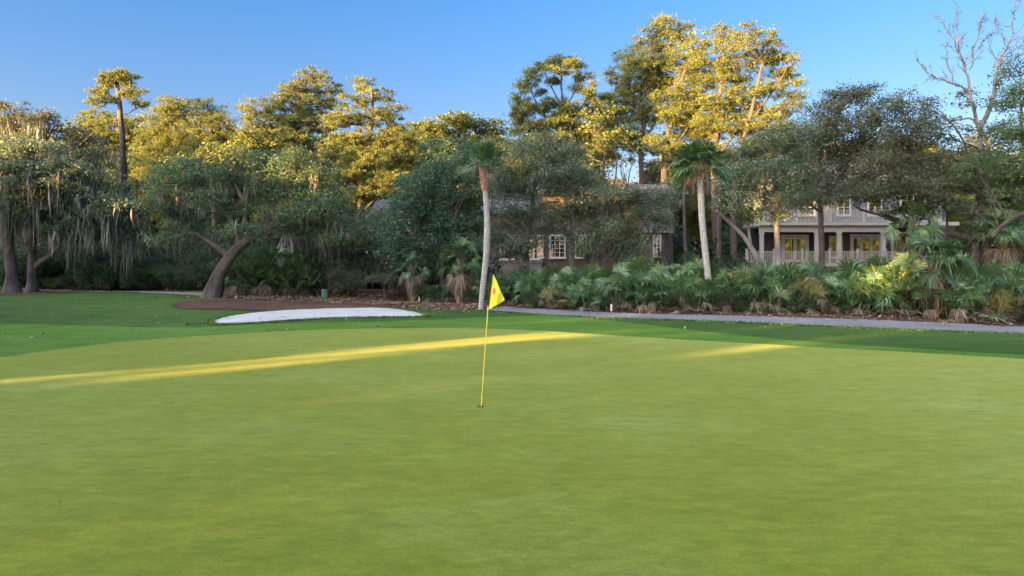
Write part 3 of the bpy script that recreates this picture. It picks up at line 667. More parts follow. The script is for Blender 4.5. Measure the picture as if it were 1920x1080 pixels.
# doors and windows on the porch wall
def doors(px0, px1, zt, leaves_):
    x0, x1 = X(px0, YW), X(px1, YW); n = leaves_; w = (x1 - x0) / n; zt_ = Z(zt, YW)
    f = Acc(); f.box(x0 - .16, x1 + .16, YW - .10, YW - .002, zt_, zt_ + .22)
    f.box(x0 - .16, x0 - .001, YW - .10, YW - .002, fz + .001, zt_ - .001); f.box(x1 + .001, x1 + .16, YW - .10, YW - .002, fz + .001, zt_ - .001)
    fo = f.build('door_frame', M['cream'], hb)
    for i in range(n):
        xa = x0 + i * w; d = Acc(); d.box(xa + .01, xa + .13, YW - .07, YW - .004, fz + .02, zt_ - .01); d.box(xa + w - .13, xa + w - .01, YW - .07, YW - .004, fz + .02, zt_ - .01)
        d.box(xa + .131, xa + w - .131, YW - .07, YW - .004, zt_ - .13, zt_ - .01); d.box(xa + .131, xa + w - .131, YW - .07, YW - .004, fz + .02, fz + .24)
        do = d.build('door', M['cream'], hb); g = Acc(); g.box(xa + .13, xa + w - .13, YW - .035, YW - .006, fz + .24, zt_ - .13); g.build('pane', M['glass'], do)
        hnd = Acc(); hx = xa + (w - .07 if i % 2 == 0 else .07); hnd.tube([(hx, YW - .10, fz + 1.0), (hx, YW - .10, fz + 1.15)], .018, 6); hnd.tube([(hx, YW - .07, fz + 1.05), (hx, YW - .10, fz + 1.05)], .012, 6); hnd.build('handle', M['black'], do)
doors(1468, 1512, 445, 2); doors(1597, 1650, 444, 3)
window(hb, X(1567, YW), Z(463, YW), .8, 1.5, YW, 1, 1, fw=.14, frame='cream'); window(hb, X(1686, YW), Z(458, YW), 1.0, 1.7, YW, 1, 1, fw=.14, frame='cream')
window(hb, X(1740, YW), Z(458, YW), 1.1, 1.7, YW, 2, 1, fw=.14, frame='cream')
yu = YW + 1.2
for px, w in ((1512, 1.2), (1582, .9), (1640, 1.0), (1700, .9), (1745, .8)): window(hb, X(px, yu), Z(382, yu), w, 1.7, yu, 2, 3, fw=.12)
# upper roof with dormers and pale gables
a = Acc(); gable_roof(a, X(1470, yu), X(1778, yu), yu, yu + 7, Z(352, yu), Z(300, yu), over=.5); a.build('roof', M['shingle'], hb)
for px, w in ((1510, 2.2), (1590, 1.8), (1700, 2.0), (1756, 1.4)):
    d = Acc(); x = X(px, yu); z0 = Z(350, yu); d.box(x - w / 2, x + w / 2, yu - .3, yu + 2.5, z0, z0 + .8); d.add([(x - w / 2, yu - .3, z0 + .8), (x + w / 2, yu - .3, z0 + .8), (x, yu - .3, z0 + .8 + w * .4)], [(0, 1, 2)]); do = d.build('dormer', M['upper'], hb)
    r_ = Acc(); gable_roof(r_, x - w / 2, x + w / 2, yu - .3, yu + 2.6, z0 + .80, z0 + .82 + w * .4, 'y', .1, .15); r_.build('dormer_roof', M['shingle'], do)
    window(do, x, z0 + .42, w * .45, .55, yu - .3, 2, 1, name='dormer_window', fw=.08)
a = Acc(); a.box(X(1682, yu), X(1700, yu), yu + 2, yu + 3, Z(330, yu), Z(292, yu)); a.box(X(1680, yu), X(1702, yu), yu + 1.9, yu + 3.1, Z(292, yu) + .001, Z(289, yu)); a.build('chimney', M['brick'], hb)
with_origin(None)

# brick house in the middle
YB = 50.0; BO = np.array([X(1090, YB), YB, 0])
bh = thing('brick_house', 'brown brick house with white paned windows and grey roof half hidden behind the oaks', 'house', tuple(BO)); with_origin(BO)
a = Acc(); a.box(X(905, YB), X(1072, YB), YB + 2.5, YB + 9, 0, Z(395, YB)); a.build('wing_wall', M['brick'], bh)
a = Acc(); a.box(X(1018, YB), X(1262, YB), YB, YB + 8, 0, Z(366, YB) - .05); a.build('wall', M['brick'], bh)
a = Acc(); gable_roof(a, X(1018, YB), X(1262, YB), YB, YB + 8, Z(366, YB), Z(340, YB), over=.4); ro = a.build('roof', M['shingle'], bh)
a = Acc(); gable_roof(a, X(905, YB), X(1016, YB), YB + 2.5, YB + 9, Z(397, YB), Z(352, YB), over=.4); a.build('wing_roof', M['shingle'], bh)
a = Acc(); a.box(X(1150, YB), X(1180, YB), YB + 1.5, YB + 2.6, Z(360, YB), Z(334, YB)); a.box(X(1148, YB), X(1182, YB), YB + 1.4, YB + 2.7, Z(334, YB) + .001, Z(331, YB)); a.build('chimney', M['brick'], ro)
window(bh, X(1045, YB), Z(462, YB), 1.0, 1.5, YB, 3, 5, fw=.10)
window(bh, X(1045, YB) - 1.25, Z(462, YB), .35, 1.5, YB, 1, 5, fw=.08)
window(bh, X(1086, YB), Z(462, YB), .45, 1.5, YB, 2, 5, fw=.08); window(bh, X(1106, YB), Z(455, YB), .5, 1.0, YB, 2, 3)
window(bh, X(1083, YB), Z(392, YB), .5, .9, YB, 2, 3); window(bh, X(1223, YB), Z(401, YB), .25, .4, YB, 2, 2, fw=.05); window(bh, X(1210, YB), Z(401, YB), .2, .4, YB, 1, 2, fw=.05)
window(bh, X(945, YB), Z(468, YB), .45, 1.3, YB + 2.5, 2, 5, fw=.10); window(bh, X(960, YB), Z(468, YB), .25, 1.3, YB + 2.5, 1, 5, fw=.06); window(bh, X(1000, YB), Z(466, YB), 1.0, 1.4, YB + 2.5, 3, 4, fw=.1)
# round bay with a low conical roof
bx, byy, br = X(1226, YB), YB - .2, 1.15; th = np.linspace(0, 2 * math.pi, 9)[:-1] + math.pi / 8
a = Acc(); z1 = Z(437, YB); v = [(bx + br * math.cos(t), byy + br * math.sin(t), z) for z in (0, z1) for t in th]; a.add(v, [(i, (i + 1) % 8, 8 + (i + 1) % 8, 8 + i) for i in range(8)]); bay = a.build('bay', M['brick'], bh)
a = Acc(); v = [(bx + br * 1.22 * math.cos(t), byy + br * 1.22 * math.sin(t), z1) for t in th] + [(bx + br * 1.22 * math.cos(t), byy + br * 1.22 * math.sin(t), z1 + .1) for t in th]; a.add(v, [(i, (i + 1) % 8, 8 + (i + 1) % 8, 8 + i) for i in range(8)]); a.add(v[:8], [list(range(8))]); a.build('bay_trim', M['cream'], bay)
a = Acc(); v = [(bx + br * 1.25 * math.cos(t), byy + br * 1.25 * math.sin(t), z1 + .102) for t in th] + [(bx, byy, Z(412, YB))]; a.add(v, [(i, (i + 1) % 8, 8) for i in range(8)]); a.build('bay_roof', M['shingle'], bay)
window(bay, bx - .05, Z(461, YB), .45, 1.45, byy - br * math.cos(math.pi / 8) - .01, 2, 5, name='bay_window', fw=.07)
# raised terrace with low wall
a = Acc(); a.box(X(915, YB), X(1016, YB), YB - .2, YB + 2.49, 0, Z(492, YB)); a.box(X(913, YB), X(1018, YB) - .02, YB - .27, YB - .01, Z(492, YB) + .001, Z(489, YB)); a.build('terrace', M['stone'], bh)
with_origin(None)

# grey roofed house glimpsed on the left
GO = np.array([X(725, 66), 66, 0]); gh = thing('grey_house', 'house with grey roof glimpsed left of the dark oak behind the golden pine', 'house', tuple(GO)); with_origin(GO)
a = Acc(); a.box(X(700, 66), X(800, 66), 66, 73, 0, Z(404, 66)); a.build('wall', M['upper'], gh)
a = Acc(); gable_roof(a, X(700, 66), X(800, 66), 66, 73, Z(405, 66), Z(372, 66)); a.build('roof', M['shingle'], gh)
window(gh, X(725, 66), Z(425, 66), 1.0, 1.3, 66, 2, 3); window(gh, X(760, 66), Z(425, 66), 1.0, 1.3, 66, 2, 3)
with_origin(None)
# ---------------------------------------------------------------- trees, left to right
tree('live_oak', 'huge twin trunked oak hung with grey moss at the left edge', 'oak tree', 47,
     [([(24, 548), (22, 510), (16, 465), (8, 420), (14, 370)], .42, .22), ([(58, 546), (62, 500), (58, 460), (66, 410), (80, 350)], .34, .15),
      ([(60, 505), (85, 488), (118, 462), (135, 425), (120, 380)], .20, .09), ([(20, 470), (-20, 430), (-60, 400)], .22, .10)],
     [(10, 300, 60, 40), (60, 335, 60, 40), (-40, 350, 60, 50), (120, 340, 55, 40), (180, 360, 55, 40), (40, 385, 60, 25), (110, 395, 60, 30), (215, 395, 45, 30), (165, 420, 55, 25), (235, 430, 35, 22), (-30, 400, 60, 30), (75, 290, 40, 25)],
     'bark', 'oakgrey', 11, moss=(0.55, .9, 2.6, .13), dens=1.8)
tree('live_oak', 'moss hung oak with golden lit top rising behind the twin trunked oak', 'oak tree', 56,
     [([(95, 540), (100, 440), (90, 340), (85, 260)], .38, .14), ([(95, 360), (50, 280), (35, 215)], .18, .07), ([(92, 330), (140, 280), (175, 250)], .16, .06)],
     [(25, 215, 35, 22), (65, 230, 35, 22), (0, 250, 45, 30), (100, 260, 35, 22), (150, 262, 40, 22), (125, 295, 50, 28), (170, 300, 40, 25), (60, 280, 50, 30), (85, 218, 18, 12)],
     'bark', 'oakbrown', 12, moss=(0.8, .8, 1.8, .11), dens=1.4)
tree('tall_pine', 'tall slim pine with bare pinkish trunk and flat crown on the left', 'pine tree', 60,
     [([(236, 540), (234, 420), (229, 310), (224, 210), (220, 165)], .42, .17), ([(224, 195), (200, 170), (175, 172)], .09, .04), ([(223, 190), (245, 172), (262, 180)], .09, .04), ([(226, 215), (255, 205)], .07, .03)],
     [(205, 150, 20, 9, 0), (235, 152, 20, 9, .3), (218, 142, 26, 7, 0), (182, 170, 17, 9, 0), (175, 190, 13, 6), (255, 177, 15, 8), (258, 196, 14, 6), (200, 186, 14, 7), (240, 172, 15, 8)],
     'barkpine', 'pine', 13, kind='pine', dens=1.5, clump=.35, leafL=.30)
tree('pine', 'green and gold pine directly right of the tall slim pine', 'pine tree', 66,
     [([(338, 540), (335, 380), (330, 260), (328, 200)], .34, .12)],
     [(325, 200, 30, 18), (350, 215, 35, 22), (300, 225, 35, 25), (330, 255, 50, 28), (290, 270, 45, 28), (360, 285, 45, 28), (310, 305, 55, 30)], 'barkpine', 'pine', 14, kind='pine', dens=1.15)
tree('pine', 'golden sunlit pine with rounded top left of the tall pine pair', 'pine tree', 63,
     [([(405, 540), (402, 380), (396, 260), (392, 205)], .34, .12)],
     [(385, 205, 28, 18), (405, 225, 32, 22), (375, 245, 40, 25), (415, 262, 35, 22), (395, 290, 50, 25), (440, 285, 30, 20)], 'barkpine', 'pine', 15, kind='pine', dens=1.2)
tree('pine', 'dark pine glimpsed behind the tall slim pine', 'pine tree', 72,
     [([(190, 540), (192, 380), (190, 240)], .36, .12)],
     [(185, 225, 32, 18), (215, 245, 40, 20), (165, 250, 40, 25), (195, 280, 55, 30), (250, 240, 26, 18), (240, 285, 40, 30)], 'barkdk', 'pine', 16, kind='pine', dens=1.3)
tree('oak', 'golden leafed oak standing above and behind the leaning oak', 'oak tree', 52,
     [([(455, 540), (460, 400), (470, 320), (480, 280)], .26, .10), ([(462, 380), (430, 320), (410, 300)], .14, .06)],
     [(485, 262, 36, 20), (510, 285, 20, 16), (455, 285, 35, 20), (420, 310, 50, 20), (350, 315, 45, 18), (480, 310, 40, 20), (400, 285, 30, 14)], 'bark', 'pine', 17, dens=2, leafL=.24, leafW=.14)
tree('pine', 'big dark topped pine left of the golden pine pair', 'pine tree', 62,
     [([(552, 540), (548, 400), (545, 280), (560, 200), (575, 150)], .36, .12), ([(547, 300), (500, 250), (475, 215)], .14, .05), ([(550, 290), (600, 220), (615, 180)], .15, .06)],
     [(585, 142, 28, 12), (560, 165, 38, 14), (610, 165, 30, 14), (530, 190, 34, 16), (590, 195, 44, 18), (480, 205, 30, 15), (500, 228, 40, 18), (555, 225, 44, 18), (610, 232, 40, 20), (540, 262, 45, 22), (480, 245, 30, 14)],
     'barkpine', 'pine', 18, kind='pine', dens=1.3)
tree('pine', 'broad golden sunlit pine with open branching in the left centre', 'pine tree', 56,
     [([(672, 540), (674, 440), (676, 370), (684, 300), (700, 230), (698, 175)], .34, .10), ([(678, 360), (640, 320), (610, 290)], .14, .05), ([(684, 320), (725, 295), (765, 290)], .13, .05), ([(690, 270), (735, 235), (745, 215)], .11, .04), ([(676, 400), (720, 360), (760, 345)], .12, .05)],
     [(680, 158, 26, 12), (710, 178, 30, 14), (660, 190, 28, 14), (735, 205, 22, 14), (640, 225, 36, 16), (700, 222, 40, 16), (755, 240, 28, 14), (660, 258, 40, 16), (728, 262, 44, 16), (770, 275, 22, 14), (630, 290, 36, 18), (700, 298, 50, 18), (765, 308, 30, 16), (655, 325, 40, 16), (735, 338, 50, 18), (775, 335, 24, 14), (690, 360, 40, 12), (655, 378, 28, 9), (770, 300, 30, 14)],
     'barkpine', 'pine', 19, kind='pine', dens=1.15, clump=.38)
tree('leaning_oak', 'leaning oak with thick curved trunk rising from the reddish mulch bed', 'oak tree', 38.5,
     [([(396, 563), (402, 538), (412, 508), (430, 480), (455, 458), (500, 425), (540, 405), (585, 395)], .43, .16), ([(430, 480), (400, 455), (370, 440), (330, 430)], .15, .06), ([(452, 460), (440, 420), (410, 380), (370, 350)], .17, .06), ([(500, 425), (520, 370), (540, 330)], .14, .05), ([(560, 400), (610, 390), (650, 405)], .14, .06)],
     [(325, 340, 42, 28), (300, 380, 28, 24), (340, 400, 40, 26), (322, 440, 38, 18), (385, 330, 45, 26), (375, 435, 36, 18), (395, 375, 36, 20), (450, 322, 45, 22), (500, 345, 40, 24), (555, 315, 42, 26), (600, 335, 34, 28), (640, 360, 26, 22), (535, 360, 40, 20), (605, 385, 45, 24), (650, 405, 38, 24), (640, 440, 40, 22), (590, 430, 36, 18), (480, 390, 36, 16), (500, 300, 32, 16), (420, 405, 24, 14), (565, 290, 24, 12), (680, 425, 20, 18), (560, 405, 36, 16, -1.8), (610, 395, 34, 18, -2.0), (520, 395, 24, 12, -1.8), (575, 375, 30, 18, -1.5), (440, 430, 30, 13, -2), (485, 438, 30, 10, -1.2), (530, 430, 28, 12, -1.2), (345, 300, 26, 14), (455, 295, 28, 12)],
     'bark', 'oak', 20, moss=(0.22, .5, 1.3, .08), dens=2, leafL=.135, leafW=.08,
     bare=[([(372, 440), (340, 455), (312, 468)], .05, .015), ([(400, 455), (360, 462), (330, 455)], .05, .015), ([(385, 450), (362, 470), (355, 492)], .035, .012), ([(330, 445), (305, 452), (288, 462)], .03, .012)])
tree('oak', 'moss draped grey oak between the leaning oak and the dark rounded oak', 'oak tree', 44,
     [([(648, 548), (650, 500), (655, 450), (662, 400)], .20, .10), ([(735, 552), (732, 500), (722, 450), (700, 410)], .16, .07), ([(560, 548), (556, 500), (552, 450), (545, 410)], .16, .07)],
     [(640, 440, 45, 24), (700, 430, 45, 24), (730, 470, 36, 20), (670, 480, 40, 20), (600, 470, 40, 20), (560, 440, 40, 20), (720, 405, 30, 16)], 'bark', 'oakbrown', 21, moss=(0.9, .8, 1.8, .10), dens=1.6)
tree('oak', 'dense dark green rounded oak left of the slender bare stemmed palm', 'oak tree', 38,
     [([(775, 561), (770, 520), (766, 480), (775, 430), (800, 380)], .20, .09), ([(868, 566), (872, 520), (860, 470), (850, 420)], .18, .08), ([(830, 562), (826, 500), (830, 440)], .14, .07)],
     [(790, 345, 40, 26), (840, 318, 42, 28), (885, 300, 34, 26), (760, 385, 38, 26), (815, 385, 46, 28), (870, 360, 42, 30), (740, 430, 32, 24), (790, 430, 42, 26), (850, 415, 46, 28), (895, 405, 30, 26), (765, 470, 34, 20), (825, 465, 40, 24), (880, 460, 36, 26), (740, 465, 24, 18), (895, 340, 28, 22), (850, 500, 28, 20)],
     'barkdk', 'oakdk', 22, dens=2.3, leafL=.15, leafW=.095, clump=.4)
tree('tree', 'far round topped tree showing gaps of sky behind the dark rounded oak', 'tree', 74,
     [([(850, 540), (852, 400), (856, 320), (860, 240)], .30, .10), ([(853, 330), (820, 270), (810, 250)], .12, .05), ([(855, 310), (895, 260), (905, 245)], .12, .05)],
     [(850, 228, 34, 14), (815, 245, 28, 16), (890, 235, 32, 14), (915, 250, 18, 14), (850, 262, 45, 16), (810, 285, 30, 20), (895, 285, 34, 20), (850, 305, 50, 16), (830, 250, 24, 12), (900, 270, 24, 12), (870, 240, 24, 10), (800, 245, 26, 18), (930, 240, 24, 14), (860, 222, 26, 10), (790, 275, 26, 18), (935, 270, 24, 18)], 'barkpine', 'pine', 23, dens=0.8, leafL=.28, leafW=.18)
tree('oak', 'spreading pale limbed oak in front of the brick house right of the slender palm', 'oak tree', 42,
     [([(990, 545), (986, 510), (982, 470), (990, 420), (1000, 370)], .27, .12), ([(985, 465), (960, 425), (935, 400), (920, 395)], .12, .04), ([(988, 440), (1030, 415), (1075, 405)], .12, .05), ([(1075, 520), (1072, 470), (1066, 420), (1060, 360)], .16, .08)],
     [(960, 300, 34, 20), (1000, 290, 38, 20), (950, 335, 34, 18), (1010, 325, 42, 20), (1050, 310, 34, 20), (980, 362, 40, 16), (1045, 350, 40, 20), (1085, 330, 28, 24), (1055, 405, 42, 12), (1020, 390, 28, 9), (955, 395, 34, 10), (935, 365, 24, 14), (1085, 375, 26, 18), (940, 425, 18, 8), (930, 330, 26, 18), (925, 445, 24, 12), (970, 430, 34, 10), (1030, 432, 30, 10), (1090, 400, 30, 16), (1070, 285, 34, 18), (1075, 325, 30, 14, -1), (1100, 355, 28, 12, -1), (1020, 262, 30, 14), (975, 270, 26, 14), (945, 455, 26, 12, -1), (1005, 455, 30, 12, -1), (1085, 440, 26, 14, -1), (975, 475, 20, 9, -1.5), (1000, 400, 40, 14, -1), (938, 478, 20, 12, -1.5), (1095, 468, 22, 12, -1.5), (965, 462, 26, 10, -2)],
     'barkpale', 'oakgrey', 24, dens=2.4, leafL=.135, leafW=.08, moss=(.15, .4, .9, .07),
     bare=[([(985, 400), (955, 385), (915, 395)], .07, .02), ([(985, 430), (950, 418), (922, 425)], .06, .02), ([(995, 390), (1030, 372), (1065, 385)], .06, .02), ([(990, 375), (975, 345), (945, 335)], .05, .02)])
tree('oak', 'low spreading oak with slanting trunks between the two bare stemmed palms', 'oak tree', 41,
     [([(1095, 525), (1110, 495), (1140, 465), (1175, 445)], .19, .08), ([(1085, 522), (1100, 480), (1125, 440), (1140, 400)], .17, .08), ([(1120, 520), (1150, 480), (1190, 455), (1220, 450)], .12, .06)],
     [(1130, 385, 36, 20), (1170, 395, 38, 20), (1115, 415, 32, 16), (1165, 428, 40, 16), (1205, 400, 30, 20), (1195, 375, 34, 18), (1150, 365, 30, 14), (1120, 445, 24, 12), (1240, 385, 26, 16), (1100, 385, 26, 14), (1140, 345, 26, 10), (1185, 445, 30, 14), (1145, 452, 26, 10), (1240, 415, 26, 18), (1215, 365, 30, 14), (1250, 360, 26, 20), (1135, 425, 34, 14, -1), (1180, 465, 32, 12, -1), (1110, 465, 24, 12, -1), (1160, 480, 26, 8, -1)], 'bark', 'oakgrey', 25, dens=2.4, leafL=.135, leafW=.08, moss=(.2, .4, 1.0, .07))
tree('pine', 'open dark pine with see through crown rising behind the slender palm', 'pine tree', 53.5,
     [([(1062, 520), (1066, 400), (1062, 300), (1058, 240)], .24, .12), ([(1058, 245), (1054, 190), (1050, 140), (1060, 118)], .11, .04), ([(1060, 260), (1020, 220), (990, 170), (1000, 140)], .11, .03), ([(1060, 240), (1095, 195), (1108, 165)], .10, .03), ([(1062, 300), (1010, 255), (975, 215)], .10, .03), ([(1054, 200), (1028, 160), (1022, 135)], .07, .03), ([(1056, 210), (1082, 165), (1085, 135)], .07, .03)],
     [(1050, 118, 26, 9), (1075, 124, 20, 8), (1022, 126, 20, 8), (1000, 142, 18, 9), (984, 160, 16, 9), (1095, 145, 16, 9), (1110, 168, 16, 10), (976, 184, 18, 10), (1115, 192, 18, 10), (985, 208, 24, 11), (1010, 172, 12, 6), (1042, 152, 16, 7), (1075, 165, 14, 7), (1100, 218, 28, 12), (968, 222, 18, 10), (1020, 232, 30, 10), (1060, 230, 26, 9), (990, 246, 34, 12), (1090, 248, 34, 14), (1040, 262, 40, 14), (1000, 272, 34, 12), (1110, 275, 28, 14), (1035, 195, 22, 9), (1072, 205, 22, 9), (1050, 215, 26, 9), (1015, 205, 20, 8), (1045, 135, 20, 6)],
     'barkdk', 'pine', 26, kind='pine', dens=1.5, clump=.34, leafL=.28)
tree('tree', 'thin wispy tree with yellow leaf patches beside the sky gap', 'tree', 47,
     [([(1128, 520), (1122, 440), (1118, 380), (1128, 320), (1140, 270)], .12, .04), ([(1122, 400), (1150, 350), (1160, 300), (1150, 240)], .08, .03), ([(1190, 500), (1180, 400), (1175, 340), (1190, 290)], .08, .03)],
     [(1110, 215, 26, 14), (1140, 245, 28, 14), (1100, 300, 20, 16), (1095, 350, 18, 14), (1140, 282, 18, 8), (1180, 300, 16, 8), (1115, 270, 20, 12), (1150, 210, 20, 12), (1160, 255, 24, 12), (1185, 275, 20, 10), (1120, 320, 20, 12), (1105, 245, 22, 12)], 'bark', 'pine', 27, dens=0.8, leafL=.2, leafW=.13,
     bare=[([(1125, 350), (1145, 320), (1165, 290)], .05, .015), ([(1120, 370), (1135, 310), (1130, 280)], .05, .015), ([(1175, 350), (1165, 310), (1180, 280)], .05, .015), ([(1160, 400), (1172, 340), (1160, 300)], .05, .015)])
tree('pine', 'tallest pine, shaded dark green on its left side, behind the slender palm', 'pine tree', 60,
     [([(1207, 520), (1205, 400), (1203, 280), (1215, 180), (1225, 90)], .36, .12), ([(1204, 290), (1165, 230), (1150, 190)], .13, .05), ([(1208, 240), (1180, 160), (1185, 110)], .13, .05), ([(1205, 270), (1240, 210)], .12, .05)],
     [(1245, 48, 28, 14), (1215, 70, 30, 18), (1260, 80, 34, 22), (1180, 110, 28, 20), (1225, 115, 38, 24), (1160, 145, 24, 18), (1205, 160, 42, 24), (1150, 190, 28, 20), (1245, 165, 34, 22), (1185, 210, 40, 20), (1160, 240, 34, 18), (1230, 215, 38, 20), (1270, 125, 34, 26), (1190, 255, 34, 14), (1280, 60, 22, 12), (1145, 215, 24, 18), (1195, 180, 34, 26), (1215, 280, 34, 14), (1165, 270, 26, 14), (1230, 150, 30, 24), (1200, 130, 34, 22)],
     'barkpine', 'pine', 28, kind='pine', dens=1.35)
tree('pine', 'thick dark trunked pine in the tall sunlit group', 'pine tree', 57,
     [([(1252, 520), (1248, 400), (1247, 300), (1262, 200), (1290, 120)], .42, .14), ([(1248, 310), (1290, 240), (1310, 200)], .16, .06), ([(1250, 290), (1215, 250)], .12, .05)],
     [(1300, 95, 32, 20), (1320, 140, 36, 24), (1285, 170, 36, 22), (1310, 200, 40, 22), (1270, 215, 36, 20), (1295, 245, 44, 20), (1235, 262, 30, 14), (1265, 280, 34, 12), (1320, 265, 34, 16), (1250, 190, 30, 22), (1300, 225, 34, 18), (1300, 130, 26, 20)], 'barkdk', 'pine', 29, kind='pine', dens=1.35)
tree('pine', 'brightest gold pine in the tall sunlit group', 'pine tree', 55.5,
     [([(1345, 520), (1342, 400), (1340, 300), (1350, 200), (1358, 110)], .38, .13), ([(1342, 300), (1390, 240), (1410, 210)], .14, .05), ([(1345, 260), (1370, 170), (1385, 140)], .13, .05)],
     [(1345, 62, 26, 12), (1370, 80, 30, 16), (1345, 110, 32, 20), (1385, 120, 32, 20), (1360, 150, 36, 20), (1400, 165, 34, 20), (1350, 190, 36, 20), (1390, 205, 40, 20), (1360, 235, 44, 20), (1405, 245, 30, 16), (1330, 225, 30, 16)],
     'barkpine', 'pine', 30, kind='pine', dens=1.35)
tree('pine', 'gold and brown pine leaning right at the right side of the tall sunlit group', 'pine tree', 54,
     [([(1378, 520), (1376, 400), (1385, 300), (1410, 210), (1430, 120)], .32, .10), ([(1388, 290), (1440, 220), (1490, 170)], .13, .04), ([(1400, 240), (1450, 170), (1475, 130)], .11, .04), ([(1384, 310), (1430, 260), (1480, 215)], .11, .04)],
     [(1405, 55, 26, 10), (1432, 70, 24, 12), (1400, 85, 24, 12), (1430, 105, 34, 14), (1470, 112, 20, 10), (1455, 140, 30, 12), (1490, 145, 18, 9), (1435, 170, 34, 12), (1480, 178, 24, 10), (1430, 205, 34, 12), (1470, 210, 28, 10), (1425, 235, 34, 14), (1460, 245, 30, 12), (1415, 270, 34, 14), (1450, 110, 26, 14), (1445, 275, 30, 14), (1465, 160, 26, 12), (1440, 225, 26, 12), (1500, 155, 16, 8), (1485, 195, 22, 9), (1465, 130, 22, 9), (1455, 85, 18, 8), (1490, 110, 16, 9), (1500, 180, 14, 9), (1475, 235, 22, 10)],
     'barkpine', 'pine', 31, kind='pine', dens=1.1)
tree('pine', 'greyish green pine filling in between the open dark pine and the tallest pine', 'pine tree', 59,
     [([(1128, 520), (1130, 400), (1132, 300), (1126, 200)], .22, .07), ([(1131, 290), (1110, 240), (1100, 215)], .08, .03)],
     [(1125, 185, 20, 9), (1140, 205, 20, 10), (1108, 212, 22, 10), (1130, 232, 28, 10), (1105, 245, 26, 11), (1145, 255, 24, 10), (1115, 275, 30, 12), (1140, 292, 22, 9), (1090, 290, 22, 10)], 'barkpine', 'pine', 133, kind='pine', dens=1.2, clump=.36)
tree('pine', 'straight dark trunked pine directly behind the cabbage palm', 'pine tree', 48,
     [([(1352, 515), (1350, 440), (1348, 360), (1352, 290)], .22, .12), ([(1350, 330), (1385, 290)], .07, .03)],
     [(1350, 285, 34, 14), (1385, 290, 30, 12), (1320, 300, 26, 10), (1365, 320, 30, 8)], 'barkdk', 'pine', 131, kind='pine', dens=.8)
tree('pine', 'slim dark trunked pine in the gap left of the cabbage palm', 'pine tree', 49,
     [([(1286, 515), (1284, 440), (1282, 360), (1290, 290)], .16, .09), ([(1283, 340), (1255, 300)], .06, .03)],
     [(1285, 295, 34, 12), (1250, 305, 26, 9), (1300, 325, 26, 8), (1230, 285, 26, 10)], 'barkdk', 'pine', 132, kind='pine', dens=.7)
tree('oak', 'brown grey oak left of the white porch with slanting speckled trunk', 'oak tree', 37,
     [([(1440, 535), (1425, 490), (1405, 455), (1375, 420), (1340, 392)], .17, .09), ([(1466, 545), (1464, 500), (1458, 450), (1462, 390), (1450, 330)], .20, .09), ([(1408, 460), (1400, 400), (1405, 350)], .09, .05)],
     [(1390, 285, 30, 22), (1425, 275, 34, 24), (1465, 265, 34, 24), (1500, 290, 30, 26), (1395, 330, 32, 22), (1440, 320, 38, 24), (1490, 330, 36, 24), (1420, 365, 32, 20), (1470, 370, 34, 20), (1380, 375, 30, 16), (1510, 365, 26, 20), (1355, 385, 18, 12), (1440, 395, 22, 12), (1370, 320, 26, 18), (1345, 350, 22, 16), (1480, 405, 20, 10), (1400, 405, 26, 12), (1495, 240, 26, 16), (1450, 250, 26, 12)],
     'barkpale', 'oakgrey', 32, dens=2.5, leafL=.135, leafW=.08)
tree('oak', 'brown leafed oak in front of the porch with straight dark trunk', 'oak tree', 42,
     [([(1541, 540), (1540, 480), (1537, 420), (1534, 360), (1540, 300), (1560, 240)], .21, .09), ([(1536, 370), (1580, 320), (1610, 270)], .11, .05), ([(1535, 380), (1500, 330), (1490, 290)], .10, .05)],
     [(1545, 205, 34, 16), (1590, 190, 36, 18), (1620, 170, 24, 12), (1545, 245, 40, 20), (1595, 240, 42, 22), (1640, 215, 34, 20), (1520, 275, 36, 22), (1570, 285, 42, 22), (1625, 275, 40, 22), (1535, 325, 34, 18), (1590, 330, 36, 16), (1540, 360, 30, 12), (1650, 250, 30, 20), (1500, 345, 30, 16), (1565, 355, 34, 14), (1610, 310, 30, 16), (1500, 310, 30, 16), (1555, 375, 30, 10, -1), (1510, 365, 26, 12, -1), (1480, 385, 24, 10, -1), (1590, 355, 28, 12, -1), (1560, 182, 24, 12), (1525, 235, 26, 16), (1600, 170, 20, 10), (1660, 195, 24, 12)],
     'barkdk', 'oakbrown', 33, dens=2.3, leafL=.14, leafW=.085)
tree('oak', 'oak on the right whose long bare limb reaches left over the porch', 'oak tree', 39,
     [([(1850, 540), (1850, 490), (1846, 440), (1842, 380), (1830, 320)], .30, .14), ([(1846, 450), (1800, 440), (1755, 432), (1700, 422), (1655, 405), (1610, 392)], .20, .06), ([(1720, 425), (1690, 395), (1682, 375)], .08, .04), ([(1740, 430), (1690, 412), (1650, 398)], .08, .04)],
     [(1690, 205, 26, 18), (1720, 225, 30, 22), (1680, 250, 34, 20), (1720, 270, 36, 22), (1660, 290, 34, 20), (1700, 310, 40, 22), (1745, 315, 34, 24), (1650, 335, 36, 18), (1700, 350, 40, 18), (1750, 355, 34, 18), (1620, 360, 34, 14), (1780, 300, 30, 24), (1790, 350, 28, 20), (1655, 370, 30, 12), (1720, 385, 30, 10), (1600, 345, 30, 14), (1640, 310, 34, 16), (1735, 400, 30, 12), (1770, 385, 30, 16), (1680, 395, 24, 8), (1775, 330, 30, 20), (1600, 365, 28, 10, -1), (1690, 340, 34, 14, -1.5), (1725, 365, 34, 14, -1.5), (1645, 355, 30, 12, -1), (1735, 195, 22, 12), (1745, 240, 28, 20), (1690, 185, 22, 10)],
     'barkdk', 'oakbrown', 34, dens=2.5, leafL=.135, leafW=.08)
